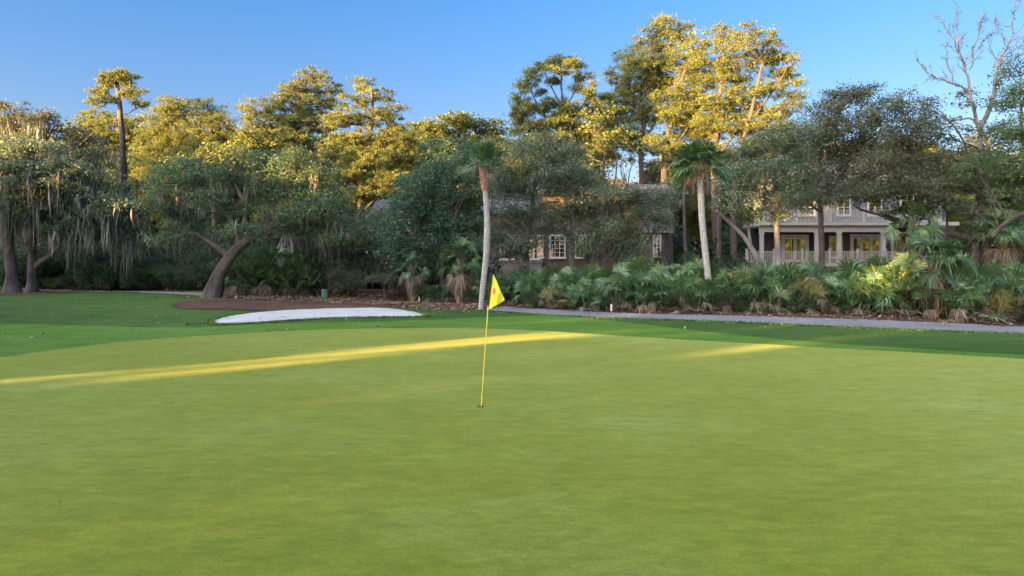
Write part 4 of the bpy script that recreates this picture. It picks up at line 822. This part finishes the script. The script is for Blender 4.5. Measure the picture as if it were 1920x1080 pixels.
tree('bare_tree', 'tall tree with bare grey forked branches against the sky at the right', 'tree', 40,
     [([(1828, 545), (1829, 480), (1832, 400), (1836, 320), (1838, 262), (1840, 225)], .24, .09), ([(1838, 250), (1822, 190), (1816, 150)], .12, .07), ([(1838, 240), (1858, 190), (1868, 130), (1880, 100)], .13, .06), ([(1845, 290), (1880, 230), (1900, 215)], .08, .04)],
     [(1795, 182, 24, 9), (1815, 195, 20, 9), (1785, 225, 22, 12), (1815, 245, 26, 12), (1790, 262, 28, 12), (1830, 280, 28, 14), (1870, 150, 20, 10), (1865, 190, 22, 10), (1850, 300, 30, 16)],
     'barkpale', 'oakgrey', 35, dens=.38, leafL=.16, leafW=.10,
     bare=[([(1816, 152), (1808, 110), (1795, 75), (1795, 10)], .08, .02), ([(1810, 125), (1785, 75), (1768, 50), (1750, 22)], .065, .018), ([(1816, 168), (1790, 160), (1755, 145), (1718, 112)], .075, .018), ([(1818, 130), (1830, 85), (1832, 60), (1840, 25)], .06, .018), ([(1786, 158), (1775, 120), (1770, 80)], .045, .015), ([(1880, 105), (1895, 60), (1900, 20), (1912, -20)], .08, .022), ([(1872, 125), (1900, 90), (1925, 70)], .06, .02), ([(1866, 150), (1862, 100), (1858, 70)], .045, .015), ([(1885, 85), (1872, 55), (1868, 30)], .04, .014), ([(1868, 130), (1905, 105), (1940, 90)], .05, .018), ([(1835, 90), (1850, 72), (1862, 58)], .035, .012)])
tree('oak', 'dark oak filling the right edge beside the bare forked tree', 'oak tree', 36,
     [([(1985, 550), (1975, 480), (1945, 420), (1950, 340)], .34, .15), ([(1950, 400), (1915, 395), (1880, 420), (1860, 445)], .18, .08), ([(1950, 350), (1920, 280), (1915, 200)], .16, .06)],
     [(1905, 130, 26, 20), (1930, 170, 40, 26), (1890, 190, 26, 20), (1880, 250, 34, 24), (1925, 245, 44, 30), (1860, 300, 34, 22), (1905, 305, 44, 26), (1950, 320, 50, 40), (1840, 340, 30, 16), (1890, 340, 30, 16), (1825, 310, 28, 18), (1990, 230, 60, 50), (1800, 385, 24, 14)],
     'barkdk', 'oak', 36, dens=2.2, leafL=.135, leafW=.08)

# the wood behind: pines and broadleaved trees one can tell apart, copies of two grown trees of each sort
def back_tree(seed, kind, leaf, name, lbl, grp):
    rng = np.random.default_rng(seed); Y = 60.0; b = 480 + CAMH * F / Y; h = 320
    bl_ = []
    for k in range(13):
        t = rng.uniform(.30, 1.0); w = 75 * (1 - t * .55) if kind == 'pine' else 95 * math.sin(min(1, t + .12) * 2.6)
        bl_.append((960 + rng.normal(0, .45) * w, b - h * t, rng.uniform(34, 58), rng.uniform(20, 34)))
    return tree(name, lbl, 'pine tree' if kind == 'pine' else 'tree', Y, [([(960, b), (964, b - h * .4), (958, b - h * .75), (960, b - h * .95)], .34, .1)], bl_, 'barkpine' if kind == 'pine' else 'barkdk', leaf, seed, kind=kind,
                dens=.7, leafL=.32 if kind != 'pine' else .4, leafW=.2 if kind != 'pine' else .09, group=grp, twig=.4, vis=.09)
protos = [back_tree(101, 'pine', 'pine', 'forest_pine', 'sunlit pine in the wood far behind the houses', 'pines of the wood beyond'),
          back_tree(102, 'oak', 'oak', 'forest_tree', 'green broadleaved tree in the wood far behind the houses', 'broadleaved trees of the wood beyond'),
          back_tree(103, 'pine', 'pine', 'forest_pine', 'sunlit pine in the wood far behind the houses', 'pines of the wood beyond'),
          back_tree(104, 'oak', 'oakbrown', 'forest_tree', 'green broadleaved tree in the wood far behind the houses', 'broadleaved trees of the wood beyond')]
rng = np.random.default_rng(77); placed = 0
for Y, hz, step in ((70, 300, 62), (84, 285, 60), (100, 275, 70)):
    px = -60 + rng.uniform(0, 30)
    while px < 1990:
        top = hz + 14 * math.sin(px * .02 + Y)
        if 1120 < px < 1215: top = 395
        if 690 < px < 800 and Y < 80: px += step; continue
        if px > 1400: top += 12
        H = Z(top, Y); sc = H / (320 / F * 60) * rng.uniform(.92, 1.08); pr = protos[placed % 4]; loc = (X(px, Y), Y + rng.uniform(-3, 3), 0)
        if placed < 4: pr.location = loc; pr.rotation_euler.z = rng.random() * 6; pr.scale = (sc, sc, sc)
        else: dup(pr, loc, rng.random() * 6.28, sc)
        placed += 1; px += step * rng.uniform(.75, 1.25)

# trunks one sees between the oaks and the houses
def bare_trunk(px, Y, r, top, seed, lean=0):
    pass

# ---------------------------------------------------------------- palms
def slender_palm():
    rng = np.random.default_rng(40); Y = 31.0; pts = np.array([P(901, 584, Y), P(905, 540, Y), P(912, 480, Y), P(914, 420, Y), P(911, 365, Y), P(908, 340, Y), P(906, 322, Y)]); pts[0, 2] = hgt(pts[0, 0], pts[0, 1]) - .1
    q = wob(pts, 26, 0, rng); r = np.interp(np.linspace(0, 1, 26), [0, .06, .5, .8, 1], [.135, .115, .15, .125, .12]); org = np.array([pts[0, 0], pts[0, 1], 0])
    t = thing('slender_palm', 'slender palm with long bare pale trunk and small upright tuft beside the cart path', 'palm tree', tuple(org))
    a = Acc(); a.tube(q, r, 14); 
    for k in range(60):
        z = k / 60; c = np.array([np.interp(z, np.linspace(0, 1, 26), q[:, i]) for i in range(3)]); rr = np.interp(z, np.linspace(0, 1, 26), r); a.tube([c - [0, 0, .008], c + [0, 0, .008]], rr + .006, 14, cap=False)
    a.build('trunk', M['ptrunk'], t, org)
    a = Acc(); p0, p1 = P(910, 358, Y), P(906, 318, Y); a.tube([p0, p1 * .5 + p0 * .5, p1], [.13, .19, .13], 10); boots(a, p0, p1, .17, rng, 70, .16, .35); a.build('boots', M['boots'], t, org)
    a = Acc(); top = P(906, 320, Y)
    for k in range(40):
        fan(a, top + rng.normal(0, .06, 3), k * 2.4, R(rng.uniform(62, 89) if k < 34 else rng.uniform(15, 50)), rng.uniform(.45, .95), rng.uniform(.75, 1.05), rng, 16, 55, rng.uniform(.0, .22), width=.05)
    a.build('fronds', M['palm'], t, org)
    a = Acc()
    for k in range(5): fan(a, top, rng.random() * 6.28, R(rng.uniform(-20, 25)), .6, .55, rng, 12, 60, .9, width=.05)
    a.build('dead_fronds', M['dead'], t, org)
slender_palm()
def cabbage_palm():
    rng = np.random.default_rng(41); Y = 31.0; pts = np.array([P(1333, 562, Y), P(1329, 530, Y), P(1322, 470, Y), P(1316, 410, Y), P(1314, 360, Y), P(1313, 318, Y)]); pts[0, 2] = -.1
    q = wob(pts, 24, 0, rng); r = np.interp(np.linspace(0, 1, 24), [0, .1, .3, 1], [.17, .15, .145, .145]); org = np.array([pts[0, 0], pts[0, 1], 0])
    t = thing('cabbage_palm', 'tall cabbage palm with full round crown rising above the palmetto hedge', 'palm tree', tuple(org))
    a = Acc(); a.tube(q, r, 14); a.build('trunk', M['ptrunk'], t, org)
    top = P(1314, 312, Y); a = Acc(); boots(a, top - [0, 0, .55], top, .17, rng, 40, .2, .7); a.build('boots', M['boots'], t, org)
    a = Acc()
    for k in range(44): fan(a, top + rng.normal(0, .08, 3), k * 2.4, R(rng.uniform(-8, 88)), rng.uniform(.6, .95), rng.uniform(.75, 1.0), rng, 24, 95, rng.uniform(.1, .5), width=.075)
    a.build('fronds', M['palm'], t, org)
    a = Acc()
    for k in range(7): fan(a, top - [0, 0, .1], k * 2.4, R(rng.uniform(-60, -15)), rng.uniform(.3, .6), .5, rng, 14, 80, 1.0, width=.07)
    a.build('dead_fronds', M['dead'], t, org)
cabbage_palm()
def booted_palm(name, label, px, base, crown, Y, r, seed, nf, Rf, pet, green_='palm', bt=None, spr=100):
    rng = np.random.default_rng(seed); p0 = P(px, base, Y); p0[2] = -.05; p1 = P(*crown, Y); org = np.array([p0[0], p0[1], 0])
    t = thing(name, label, 'palm tree', tuple(org)); a = Acc(); a.tube([p0, (p0 + p1) / 2, p1], [r * .8, r * .8, r * .8], 10); a.build('trunk', M['boots'], t, org)
    a = Acc(); boots(a, p0 + [0, 0, .25], p1, r, rng, int(60 * np.linalg.norm(p1 - p0)), .2, .8); a.build('boots', M[bt or 'dead'], t, org)
    a = Acc()
    for k in range(nf): fan(a, p1 + rng.normal(0, .06, 3), k * 2.4, R(rng.uniform(-20, 88)), rng.uniform(.7, 1.1) * pet, rng.uniform(.8, 1.1) * Rf, rng, 22, spr, rng.uniform(.15, .6), width=.09)
    a.build('fronds', M[green_], t, org)
    a = Acc()
    for k in range(12): fan(a, p1 - [0, 0, .1], k * 2.4, R(rng.uniform(-75, -20)), pet * .9, Rf * .8, rng, 14, 80, 1.0, width=.07)
    a.build('dead_fronds', M['dead'], t, org)
booted_palm('short_palm', 'short stout palm with rough booted trunk at the front of the palmetto hedge', 1754, 600, (1752, 492), 26.5, .17, 42, 30, .85, .95)
booted_palm('short_palm', 'young palm with criss cross booted trunk under the dark rounded oak', 860, 570, (864, 488), 34.5, .15, 43, 22, .75, .8)
booted_palm('short_palm', 'dusky palm standing between the house stair and the bare tree', 1718, 520, (1712, 420), 38, .16, 44, 26, .9, 1.0)
booted_palm('short_palm', 'shaded palm beside the thick dark trunk at the right', 1880, 540, (1878, 432), 37, .16, 45, 26, .9, 1.0)
booted_palm('short_palm', 'smaller booted palm with shaggy skirt left of the young booted palm', 775, 562, (772, 500), 35.5, .12, 46, 16, .55, .6)

FS = []
# palmetto hedge on the right: three rows of separate plants
pal = [palmetto_proto(200 + k, nf=13 + k % 3 * 2, label='dark green fan palmetto in the long hedge behind the cart path', group='palmettos of the long hedge') for k in range(5)]
paly = palmetto_proto(210, nf=14, label='yellowing fan palmetto among the darker ones of the long hedge', group='yellowing palmettos of the long hedge', mat='palmy')
for o_ in pal + [paly]: o_.location = (0, -400, 0)
used = set(); cnt = 0
def put(proto, loc, rz, sc, label=None, group=None):
    global cnt
    cnt += 1
    lean = (rng.normal(0, .08), rng.normal(0, .08))
    if proto.name not in used:
        used.add(proto.name); proto.location = loc; proto.rotation_euler = (lean[0], lean[1], rz); proto.scale = (sc,) * 3
        if label: proto['label'] = label
        if group: proto['group'] = group
        return proto
    return dup(proto, loc, rz, sc, label, group, lean)
def hedge_front(px):      # ground pixel of the hedge foot
    return np.interp(px, [930, 1000, 1200, 1400, 1600, 1800, 1960, 2200], [576, 581, 587, 592, 598, 603, 607, 612])
rng = np.random.default_rng(300)
for row, (dy, hs_) in enumerate(((0.3, .98), (2.0, 1.12), (4.0, 1.22), (6.3, 1.25))):
    px = 925 + row * 17
    while px < 2010:
        y0 = CAMH * F / (hedge_front(px) - HY) + dy + rng.normal(0, .35); x = X(px, y0)
        s_ = 1.1 * hs_ * rng.uniform(.82, 1.15) * (0.86 if px < 1120 else 1.0)
        pr = paly if rng.random() < .08 else pal[rng.integers(5)]
        put(pr, (x, y0, float(hgt(x, y0))), rng.random() * 6.28, s_)
        px += rng.uniform(0.75, 1.25) * 1.35 / y0 * F
for px in np.arange(945, 1990, 62):
    y0 = CAMH * F / (hedge_front(px) - HY) + rng.uniform(.2, 2.2); FS.append((px, y0, rng.uniform(.38, .62)))
# palmetto clump right of the leaning oak
cl = palmetto_proto(220, nf=16, label='grey green palmetto in the clump right of the leaning oak trunk', group='palmettos of the clump by the leaning oak')
cl.location = (0, -400, 0)
for k, (px, Y, s_) in enumerate([(438, 41.5, 1.3), (462, 41, 1.45), (490, 41.5, 1.6), (520, 41, 1.55), (548, 41.5, 1.5), (570, 41, 1.2), (450, 43, 1.8), (480, 43.5, 2.0), (512, 43, 2.1), (545, 43.5, 1.9), (575, 43, 1.6), (500, 42, 1.2), (532, 42, 1.2)]):
    put(cl, (X(px, Y), Y, 0), rng.random() * 6.28, s_)
ls = palmetto_proto(230, nf=14, label='dark palmetto at the edge of the shady wood on the left', group='palmettos along the wood edge on the left')
ls.location = (0, -400, 0)
for k in range(16):
    px = rng.uniform(150, 385); Y = rng.uniform(48, 52); put(ls, (X(px, Y), Y, 0), rng.random() * 6.28, rng.uniform(.9, 1.5))
for px, Y, s_ in ((800, 36, .7), (815, 36.5, .8), (885, 35.5, .7), (900, 37, .9), (842, 36.5, .65), (640, 41, .7), (918, 36, .9), (880, 37.5, 1.0)):
    put(ls, (X(px, Y), Y, 0), rng.random() * 6.28, s_, 'small palmetto at the foot of the dark rounded oak', 'palmettos under the dark rounded oak')

# bush in the hedge, its yellow painted in for sunlight on the fronds
b_ = shrub('sun_tinted_bush', 'bush coloured yellow like sunlit fronds in the palmetto hedge below the porch', (X(1678, 27.6), 27.6, 0), .8, .6, 2.35, 61, 'yellow', 1300, .11, cat='bush')
# shrubs of the understory
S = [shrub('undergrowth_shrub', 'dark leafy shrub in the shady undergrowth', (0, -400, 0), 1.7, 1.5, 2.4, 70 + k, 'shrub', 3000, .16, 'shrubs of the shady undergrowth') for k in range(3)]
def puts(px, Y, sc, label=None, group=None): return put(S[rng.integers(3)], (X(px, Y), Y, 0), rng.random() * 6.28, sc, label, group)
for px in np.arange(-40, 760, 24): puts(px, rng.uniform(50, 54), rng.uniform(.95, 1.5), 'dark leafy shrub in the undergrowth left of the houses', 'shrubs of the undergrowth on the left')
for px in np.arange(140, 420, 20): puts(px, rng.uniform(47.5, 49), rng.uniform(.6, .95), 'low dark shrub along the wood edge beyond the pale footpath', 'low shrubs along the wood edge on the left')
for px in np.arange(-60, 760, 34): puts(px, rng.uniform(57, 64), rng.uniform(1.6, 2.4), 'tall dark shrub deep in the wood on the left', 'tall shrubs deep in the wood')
for px in np.arange(1250, 1430, 24): puts(px, rng.uniform(40, 46), rng.uniform(.8, 1.2), 'dark shrub in the gap between the brick house and the porch house', 'shrubs between the houses')
for px in np.arange(1250, 1430, 34): puts(px, rng.uniform(56, 64), rng.uniform(1.6, 2.2), 'tall dark shrub behind the gap between the houses', 'tall shrubs behind the houses')
for px in np.arange(1790, 2010, 26): puts(px, rng.uniform(40, 46), rng.uniform(.9, 1.3), 'dark shrub behind the hedge at the right edge', 'shrubs behind the hedge on the right')
for px in np.arange(760, 930, 26): puts(px, rng.uniform(40, 43), rng.uniform(.8, 1.15), 'dark shrub behind the dark rounded oak', 'shrubs behind the dark rounded oak')
for px in np.arange(930, 1420, 30): puts(px, rng.uniform(37, 40), rng.uniform(.55, .75), 'low dark shrub behind the palmetto hedge', 'low shrubs behind the palmetto hedge')
for px, y0, sc_ in FS: puts(px, y0, sc_, 'low leafy shrub growing between the palmettos of the long hedge', 'leafy shrubs within the long hedge')
for px, y_, w, h, sd in ((600, 41.5, 1.2, 1.6, 81), (655, 41, 1.6, 1.7, 82), (690, 42, 1.2, 1.4, 83), (630, 42.5, 1.3, 1.9, 84)):
    pass
shrub('rounded_shrub', 'dark rounded shrub right of the green bin', (X(645, 40.5), 40.5, 0), 1.5, 1.2, 1.75, 82, 'oakbrown', 4200, .11)
shrub('rounded_shrub', 'dark rounded shrub left of the green bin', (X(590, 41.2), 41.2, 0), 1.0, 1.0, 1.5, 83, 'shrub', 3000, .11)
shrub('rounded_shrub', 'taller dusky shrub behind the green bin', (X(615, 43), 43, 0), 1.9, 1.2, 2.3, 84, 'oakbrown', 4200, .12)
shrub('bright_shrub', 'small yellow green shrub near the far left footpath', (X(105, 49.5), 49.5, 0), 1.1, .7, .9, 85, 'yellow' if False else 'pine', 1500, .10)
# small flat topped tree
def flat_tree():
    rng = np.random.default_rng(88); Y = 38.5; org = np.array([X(720, Y), Y, 0]); t = thing('umbrella_tree', 'small flat topped tree with a low umbrella crown between the bin and the dark oak', 'small tree', tuple(org))
    w = Acc(); w.tube(wob([P(721, 563, Y) * [1, 1, 0] + [0, 0, -.05], P(721, 540, Y), P(718, 522, Y)], 8, .03, rng), np.linspace(.07, .05, 8), 7)
    for k in range(12):
        az = k * 2.4; e = P(718, 522, Y) + np.array([math.cos(az) * .9, math.sin(az) * .9, rng.uniform(-.2, .2)]); w.tube(wob([P(719, 530, Y), e], 5, .05, rng), [.03, .025, .02, .015, .01], 4)
    w.build('trunk', M['bark'], t, org)
    l = Acc(); n = 4200; az = rng.random(n) * 6.28; r = rng.random(n) ** .5 * 1.0; c = P(718, 521, Y) + np.column_stack([r * np.cos(az) * 1.0, r * np.sin(az), .22 * (1 - r ** 2) + rng.normal(0, .07, n) - .12]); oak_leaves(l, c, rng, .10, .06, .5); l.build('crown', M['oakgrey'], t, org)
flat_tree()

# ---------------------------------------------------------------- small things
def flagstick():
    Y = CAMH * F / (765 - HY); b = np.array([X(901.5, Y), Y, .022]); tx = X(919.5, Y); top = np.array([tx, Y, Z(514, Y)])
    t = thing('flagstick', 'yellow golf flagstick leaning slightly with a yellow triangular flag', 'golf flag', tuple(b))
    mid = b + (top - b) * .76
    a = Acc(); a.tube([b - [0, 0, .1], mid], [.0085, .0085], 12); a.build('pole', M['fpole'], t, b)
    a = Acc(); a.tube([mid, top], [.0105, .009], 12); a.tube([top, top + [0, 0, .012], top + [0, 0, .02]], [.012, .012, .004], 10); a.build('pole_tip', M['black'], t, b)
    # flag: hangs from just under the tip, its free corner to the lower right
    A = P(926, 515, Y); B = P(917.5, 579.5, Y); Cc = P(947, 562.5, Y); N = 22; vs = []; idx = {}
    A = mid + (top - mid) * .97 + np.array([.022, -.012, 0]); B = mid + (top - mid) * .30 * 0 + (b - mid) * 0.0; 
    A = P(925.5, 514.5, Y); B = P(917, 580, Y); s = Y / F
    Cc = P(946.5, 563, Y)
    for i in range(N + 1):
        for j in range(N + 1 - i):
            u, v = i / N, j / N; p = A * (1 - u - v) + B * v + Cc * u; p = p + np.array([0, (.030 * math.sin(u * 9 + v * 3) + .018 * math.sin(v * 11)) * (u + .25), .008 * math.sin(u * 7) * u]); idx[i, j] = len(vs); vs.append(p)
    fs = []
    for i in range(N):
        for j in range(N - i):
            fs.append((idx[i, j], idx[i, j + 1], idx[i + 1, j]))
            if j < N - i - 1: fs.append((idx[i, j + 1], idx[i + 1, j + 1], idx[i + 1, j]))
    a = Acc(); vs = np.array(vs); a.add(vs, fs, 0, True); a.add(vs + [0, .003, 0], [f[::-1] for f in fs], 0, True); fo = a.build('flag', M['flag'], t, b)
    # emblem: an orange oval badge with short rays, and a faint line of print below
    def surf(px, py, off=-.012):
        q = P(px, py, Y); Mx = np.linalg.solve(np.array([[B[0] - A[0], Cc[0] - A[0]], [B[2] - A[2], Cc[2] - A[2]]]), np.array([q[0] - A[0], q[2] - A[2]])); v, u = Mx
        return q + np.array([0, (.030 * math.sin(u * 9 + v * 3) + .018 * math.sin(v * 11)) * (u + .25) + off * .35, 0])
    a = Acc(); cx, cy = 926.6, 546.0
    def disc(cx, cy, rx, ry, n=18, ray=0):
        ring = [surf(cx + rx * (1 + (ray if k % 2 else 0)) * math.cos(k * 6.283 / n), cy + ry * (1 + (ray if k % 2 else 0)) * math.sin(k * 6.283 / n)) for k in range(n)]; c = surf(cx, cy); a.add([c] + ring, [(0, k + 1, (k + 1) % n + 1) for k in range(n)])
    disc(cx, cy, 3.0, 5.6, 22, .28); a.build('emblem', M['emblem'], fo, b)
    a = Acc()
    for k in range(5): disc(920.5 + k * 2.2, 557.5 + (k % 2) * 1.2 - k * .35, .75, 1.0, 8)
    a.build('lettering', M['print'], fo, b)
    # hem along the pole and grommets
    a = Acc(); a.tube([A, (A + B) / 2 + [0, .004, 0], B], [.006, .006, .007], 6); a.build('hem', M['flag'], fo, b)
    h = thing('golf_hole', 'dark round golf hole at the foot of the flagstick', 'golf hole', tuple(b)); 
    a = Acc(); n = 28; r0, r1 = .0, .062; th = np.linspace(0, 6.283, n, endpoint=False); v = [(math.cos(q) * r, math.sin(q) * r, z) for r, z in ((.054, .0035), (.062, .0035), (.054, -.02)) for q in th]
    a.add(v, [(k, (k + 1) % n, n + (k + 1) % n, n + k) for k in range(n)]); a.add(v, [(k, 2 * n + k, 2 * n + (k + 1) % n, (k + 1) % n) for k in range(n)]); a.build('rim', M['black'], h)
    a = Acc(); v = [(math.cos(q) * .054, math.sin(q) * .054, .003) for q in th]; a.add(v, [list(range(n))]); a.build('cup', M['black'], h)
flagstick()

def trash_bin():
    Y = 38.6; o = np.array([X(609, Y), Y, float(hgt(X(609, Y), Y)) + .02]); t = thing('green_bin', 'small green cylindrical bin standing beside the cart path', 'bin', tuple(o))
    a = Acc(); a.tube([(0, 0, .0), (0, 0, .04), (0, 0, .46)], [.165, .17, .175], 24); 
    for k in range(24):
        q = k * 6.283 / 24; a.box(math.cos(q) * .172 - .008, math.cos(q) * .172 + .008, math.sin(q) * .172 - .008, math.sin(q) * .172 + .008, .06, .42)
    a.build('body', M['bin'], t); a = Acc(); a.tube([(0, 0, .462), (0, 0, .51), (0, 0, .55), (0, 0, .57)], [.19, .19, .13, .03], 24); a.build('lid', M['binlid'], t)
    a = Acc(); a.tube([(.2, .02, 0), (.19, .02, .3)], [.012, .012], 6); a.build('support', M['black'], t)
trash_bin()
for k, (px, py, lab) in enumerate([(129, 541.5, 'left one of two short white stakes by the far left footpath'), (135, 541.5, 'right one of two short white stakes by the far left footpath'), (377, 537, 'short white stake on the lawn left of the leaning oak'), (786, 567, 'short white stake at the path edge under the dark rounded oak'), (1146, 584, 'short white stake at the foot of the palmetto hedge')]):
    q = G(px, py); o = thing('marker_stake', lab, 'stake', (q[0], q[1], float(hgt(*q))), 'white marker stakes'); a = Acc(); a.box(-.035, .035, -.035, .035, -.05, .30); a.add([(-.035, -.035, .3), (.035, -.035, .3), (.035, .035, .3), (-.035, .035, .3), (0, 0, .34)], [(0, 1, 4), (1, 2, 4), (2, 3, 4), (3, 0, 4)]); a.build('post', M['stake'], o)
def rake():
    q = G(368, 609.5); o = thing('bunker_rake', 'dark rake lying in the grass left of the sand bunker', 'rake', (q[0], q[1], float(hgt(*q)) + .05)); a = Acc(); a.tube([(-.3, 0, .0), (.45, .12, .02)], [.014, .014], 6); a.build('handle', M['black'], o)
    a = Acc(); a.tube([(-.3, -.22, .0), (-.3, .22, .0)], [.018, .018], 6)
    for k in range(9): a.tube([(-.3, -.2 + k * .05, 0), (-.3, -.2 + k * .05, -.05)], [.006, .004], 4)
    a.build('head', M['black'], o)
rake()
# fallen fronds and sticks on the straw
for k, (px, py, lab) in enumerate([(1492, 600, 'pale dry frond lying on the straw below the porch'), (1770, 607, 'pale dry frond lying on the straw by the short stout palm'), (1352, 592, 'dry frond at the foot of the cabbage palm'), (1600, 603.5, 'small dry frond on the straw under the sun tinted bush'), (1880, 612, 'dry frond lying at the far right of the straw strip'), (1240, 588.5, 'dry frond lying at the hedge foot left of the cabbage palm')]):
    rg = np.random.default_rng(400 + k); q = G(px, py); o = thing('fallen_frond', lab, 'dry frond', (q[0], q[1], float(hgt(*q)) + .06)); a = Acc(); fan(a, np.zeros(3), rg.random() * 6.28, R(12), .5, .5, rg, 14, 75, .2, width=.06); a.build('blades', M['dead'], o)
    a = Acc(); e = rg.normal(0, .5, 3) * [1, .4, 0]; a.tube([(0, 0, .01), e * .5 + [0, 0, .05], e + [0, 0, .02]], [.02, .016, .01], 5); a.build('stalk', M['dead'], o)
# white knot scar on the mossy oak
k0 = P(5, 492, 46.4)

# ---------------------------------------------------------------- woods outside the frame: they stand between the low sun and the green
def wood_mass(name, label, n0, n1, u0, thick, Hf, seed, leaf, per, L, gaps=()):
    rng = np.random.default_rng(seed); N = per; pr_ = rng.random(N); n = rng.uniform(n0, n1, N); u = u0 + rng.uniform(-thick, thick, N) / 2
    H = Hf(n) + 1.2 * np.sin(n * .9) + .8 * np.sin(n * 2.3 + 1); H = H + 3.0; z = rng.random(N) ** .85 * H
    # the crown tops of the wood are open: clumps of leaf with holes between them
    cl = np.sin(n * 1.9 + 2.1 * np.sin(z * .8)) + np.sin(z * 1.5 + 1.7 * np.sin(n * 1.1)) + .8 * np.sin(n * 4.1 + z * 1.3)
    keep = (z < H - 6.5) | (cl > (z - (H - 6.5)) / 6.5 * 2.6 - 1.3)
    for (gn, gw, za, zb, pk) in gaps: keep &= ~((np.abs(n - gn) < gw + L * .27) & (z > za - L * .3 - .3) & (z < zb + L * .3 + .3) & (pr_ > pk))
    n, u, z = n[keep], u[keep], z[keep]; c = np.column_stack([U2[0] * u + N2[0] * n, U2[1] * u + N2[1] * n, z]); a = Acc(); oak_leaves(a, c, rng, L, L * .62, 0.0)
    return tag(a.build(name, M[leaf]), label, 'wood', kind='stuff')
TE = math.tan(R(SUN_EL)); U0 = -44.0
def gz(u, z=0.0): return z + (u - U0) * TE          # height at the wood through which the sun reaches (u, z)
Hprof = lambda n: np.interp(n, [-95, -75, -65, -64, -60.5, -59.5, -49, -47.5, -41.3, -40.4, -36, -31, -28, -15, 14], [12, 12.5, 12, 21, 21, 12, 12.0, 31, 31, 15.5, 14, 17, 33, 34, 28])
gaps = [(-16.25, .20, gz(7.5)+.3, gz(13.5)-.2, .04), (-16.35, .04, gz(-3), gz(7.5), .17), (-15.6, .06, gz(5), gz(10), .16), (-16.85, .08, gz(8), gz(15), .12), (-11.15, .34, gz(18.4)+.05, gz(18.9)-.1, .0), (-14.2, .18, gz(18.6)+.1, gz(18.8), .03), (-20.3, .22, gz(16.5)+.1, gz(17.5)-.1, .04), (-13.8, .5, gz(28, 1.4), gz(28, 2.3), .0), (-33.3, .05, gz(1.0), gz(2.6), .02),
        (-21.5, .4, gz(40, 2.8), gz(40, 4.5), 0), (-38.5, 1.2, gz(30, 5), gz(48, 9), .0), (-29, .6, gz(36, 10), gz(40, 12), .05)]
wood_mass('woodland', 'tall dense wood left of and behind the camera that shades the green', -95, 14, U0, 6.0, Hprof, 511, 'shrub', 190000, 1.0, gaps)

# the far edge of the wood, one dense mass that closes the view low down
rng = np.random.default_rng(601); N = 60000; x_ = rng.uniform(-95, 95, N); y_ = rng.uniform(100, 108, N); z_ = rng.random(N) * (9 + 3 * np.sin(x_ * .25) + 2 * np.sin(x_ * .7)); z_[(x_ > 12) & (x_ < 22)] *= .8
a = Acc(); oak_leaves(a, np.column_stack([x_, y_, z_]), rng, .9, .5, .2); tag(a.build('far_wood', M['shrub']), 'dark far edge of the wood seen between the trunks', 'wood', kind='stuff')

rng = np.random.default_rng(602); N = 50000; x_ = rng.uniform(32, 110, N); y_ = rng.uniform(-52, -45, N); z_ = rng.random(N) * (19 + 3 * np.sin(x_ * .3) + 1.5 * np.sin(x_ * .9))
a = Acc(); oak_leaves(a, np.column_stack([x_, y_, z_]), rng, 1.1, .7, .1); tag(a.build('woodland', M['pine']), 'sunlit edge of the wood across the fairway behind the camera', 'wood', kind='stuff')

rng = np.random.default_rng(603); N = 42000; x_ = rng.uniform(52, 58, N); y_ = rng.uniform(-40, 16, N); z_ = rng.random(N) * (14 + 2.5 * np.sin(y_ * .35) + 1.5 * np.sin(y_ * .9))  # unseen foliage slab, added so that the porch doors reflect gold
a = Acc(); oak_leaves(a, np.column_stack([x_, y_, z_]), rng, .9, .55, .1); tag(a.build('woodland', M['pine']), 'sunlit foliage added on the right outside the view, reflected gold in the porch doors', 'wood', kind='stuff')
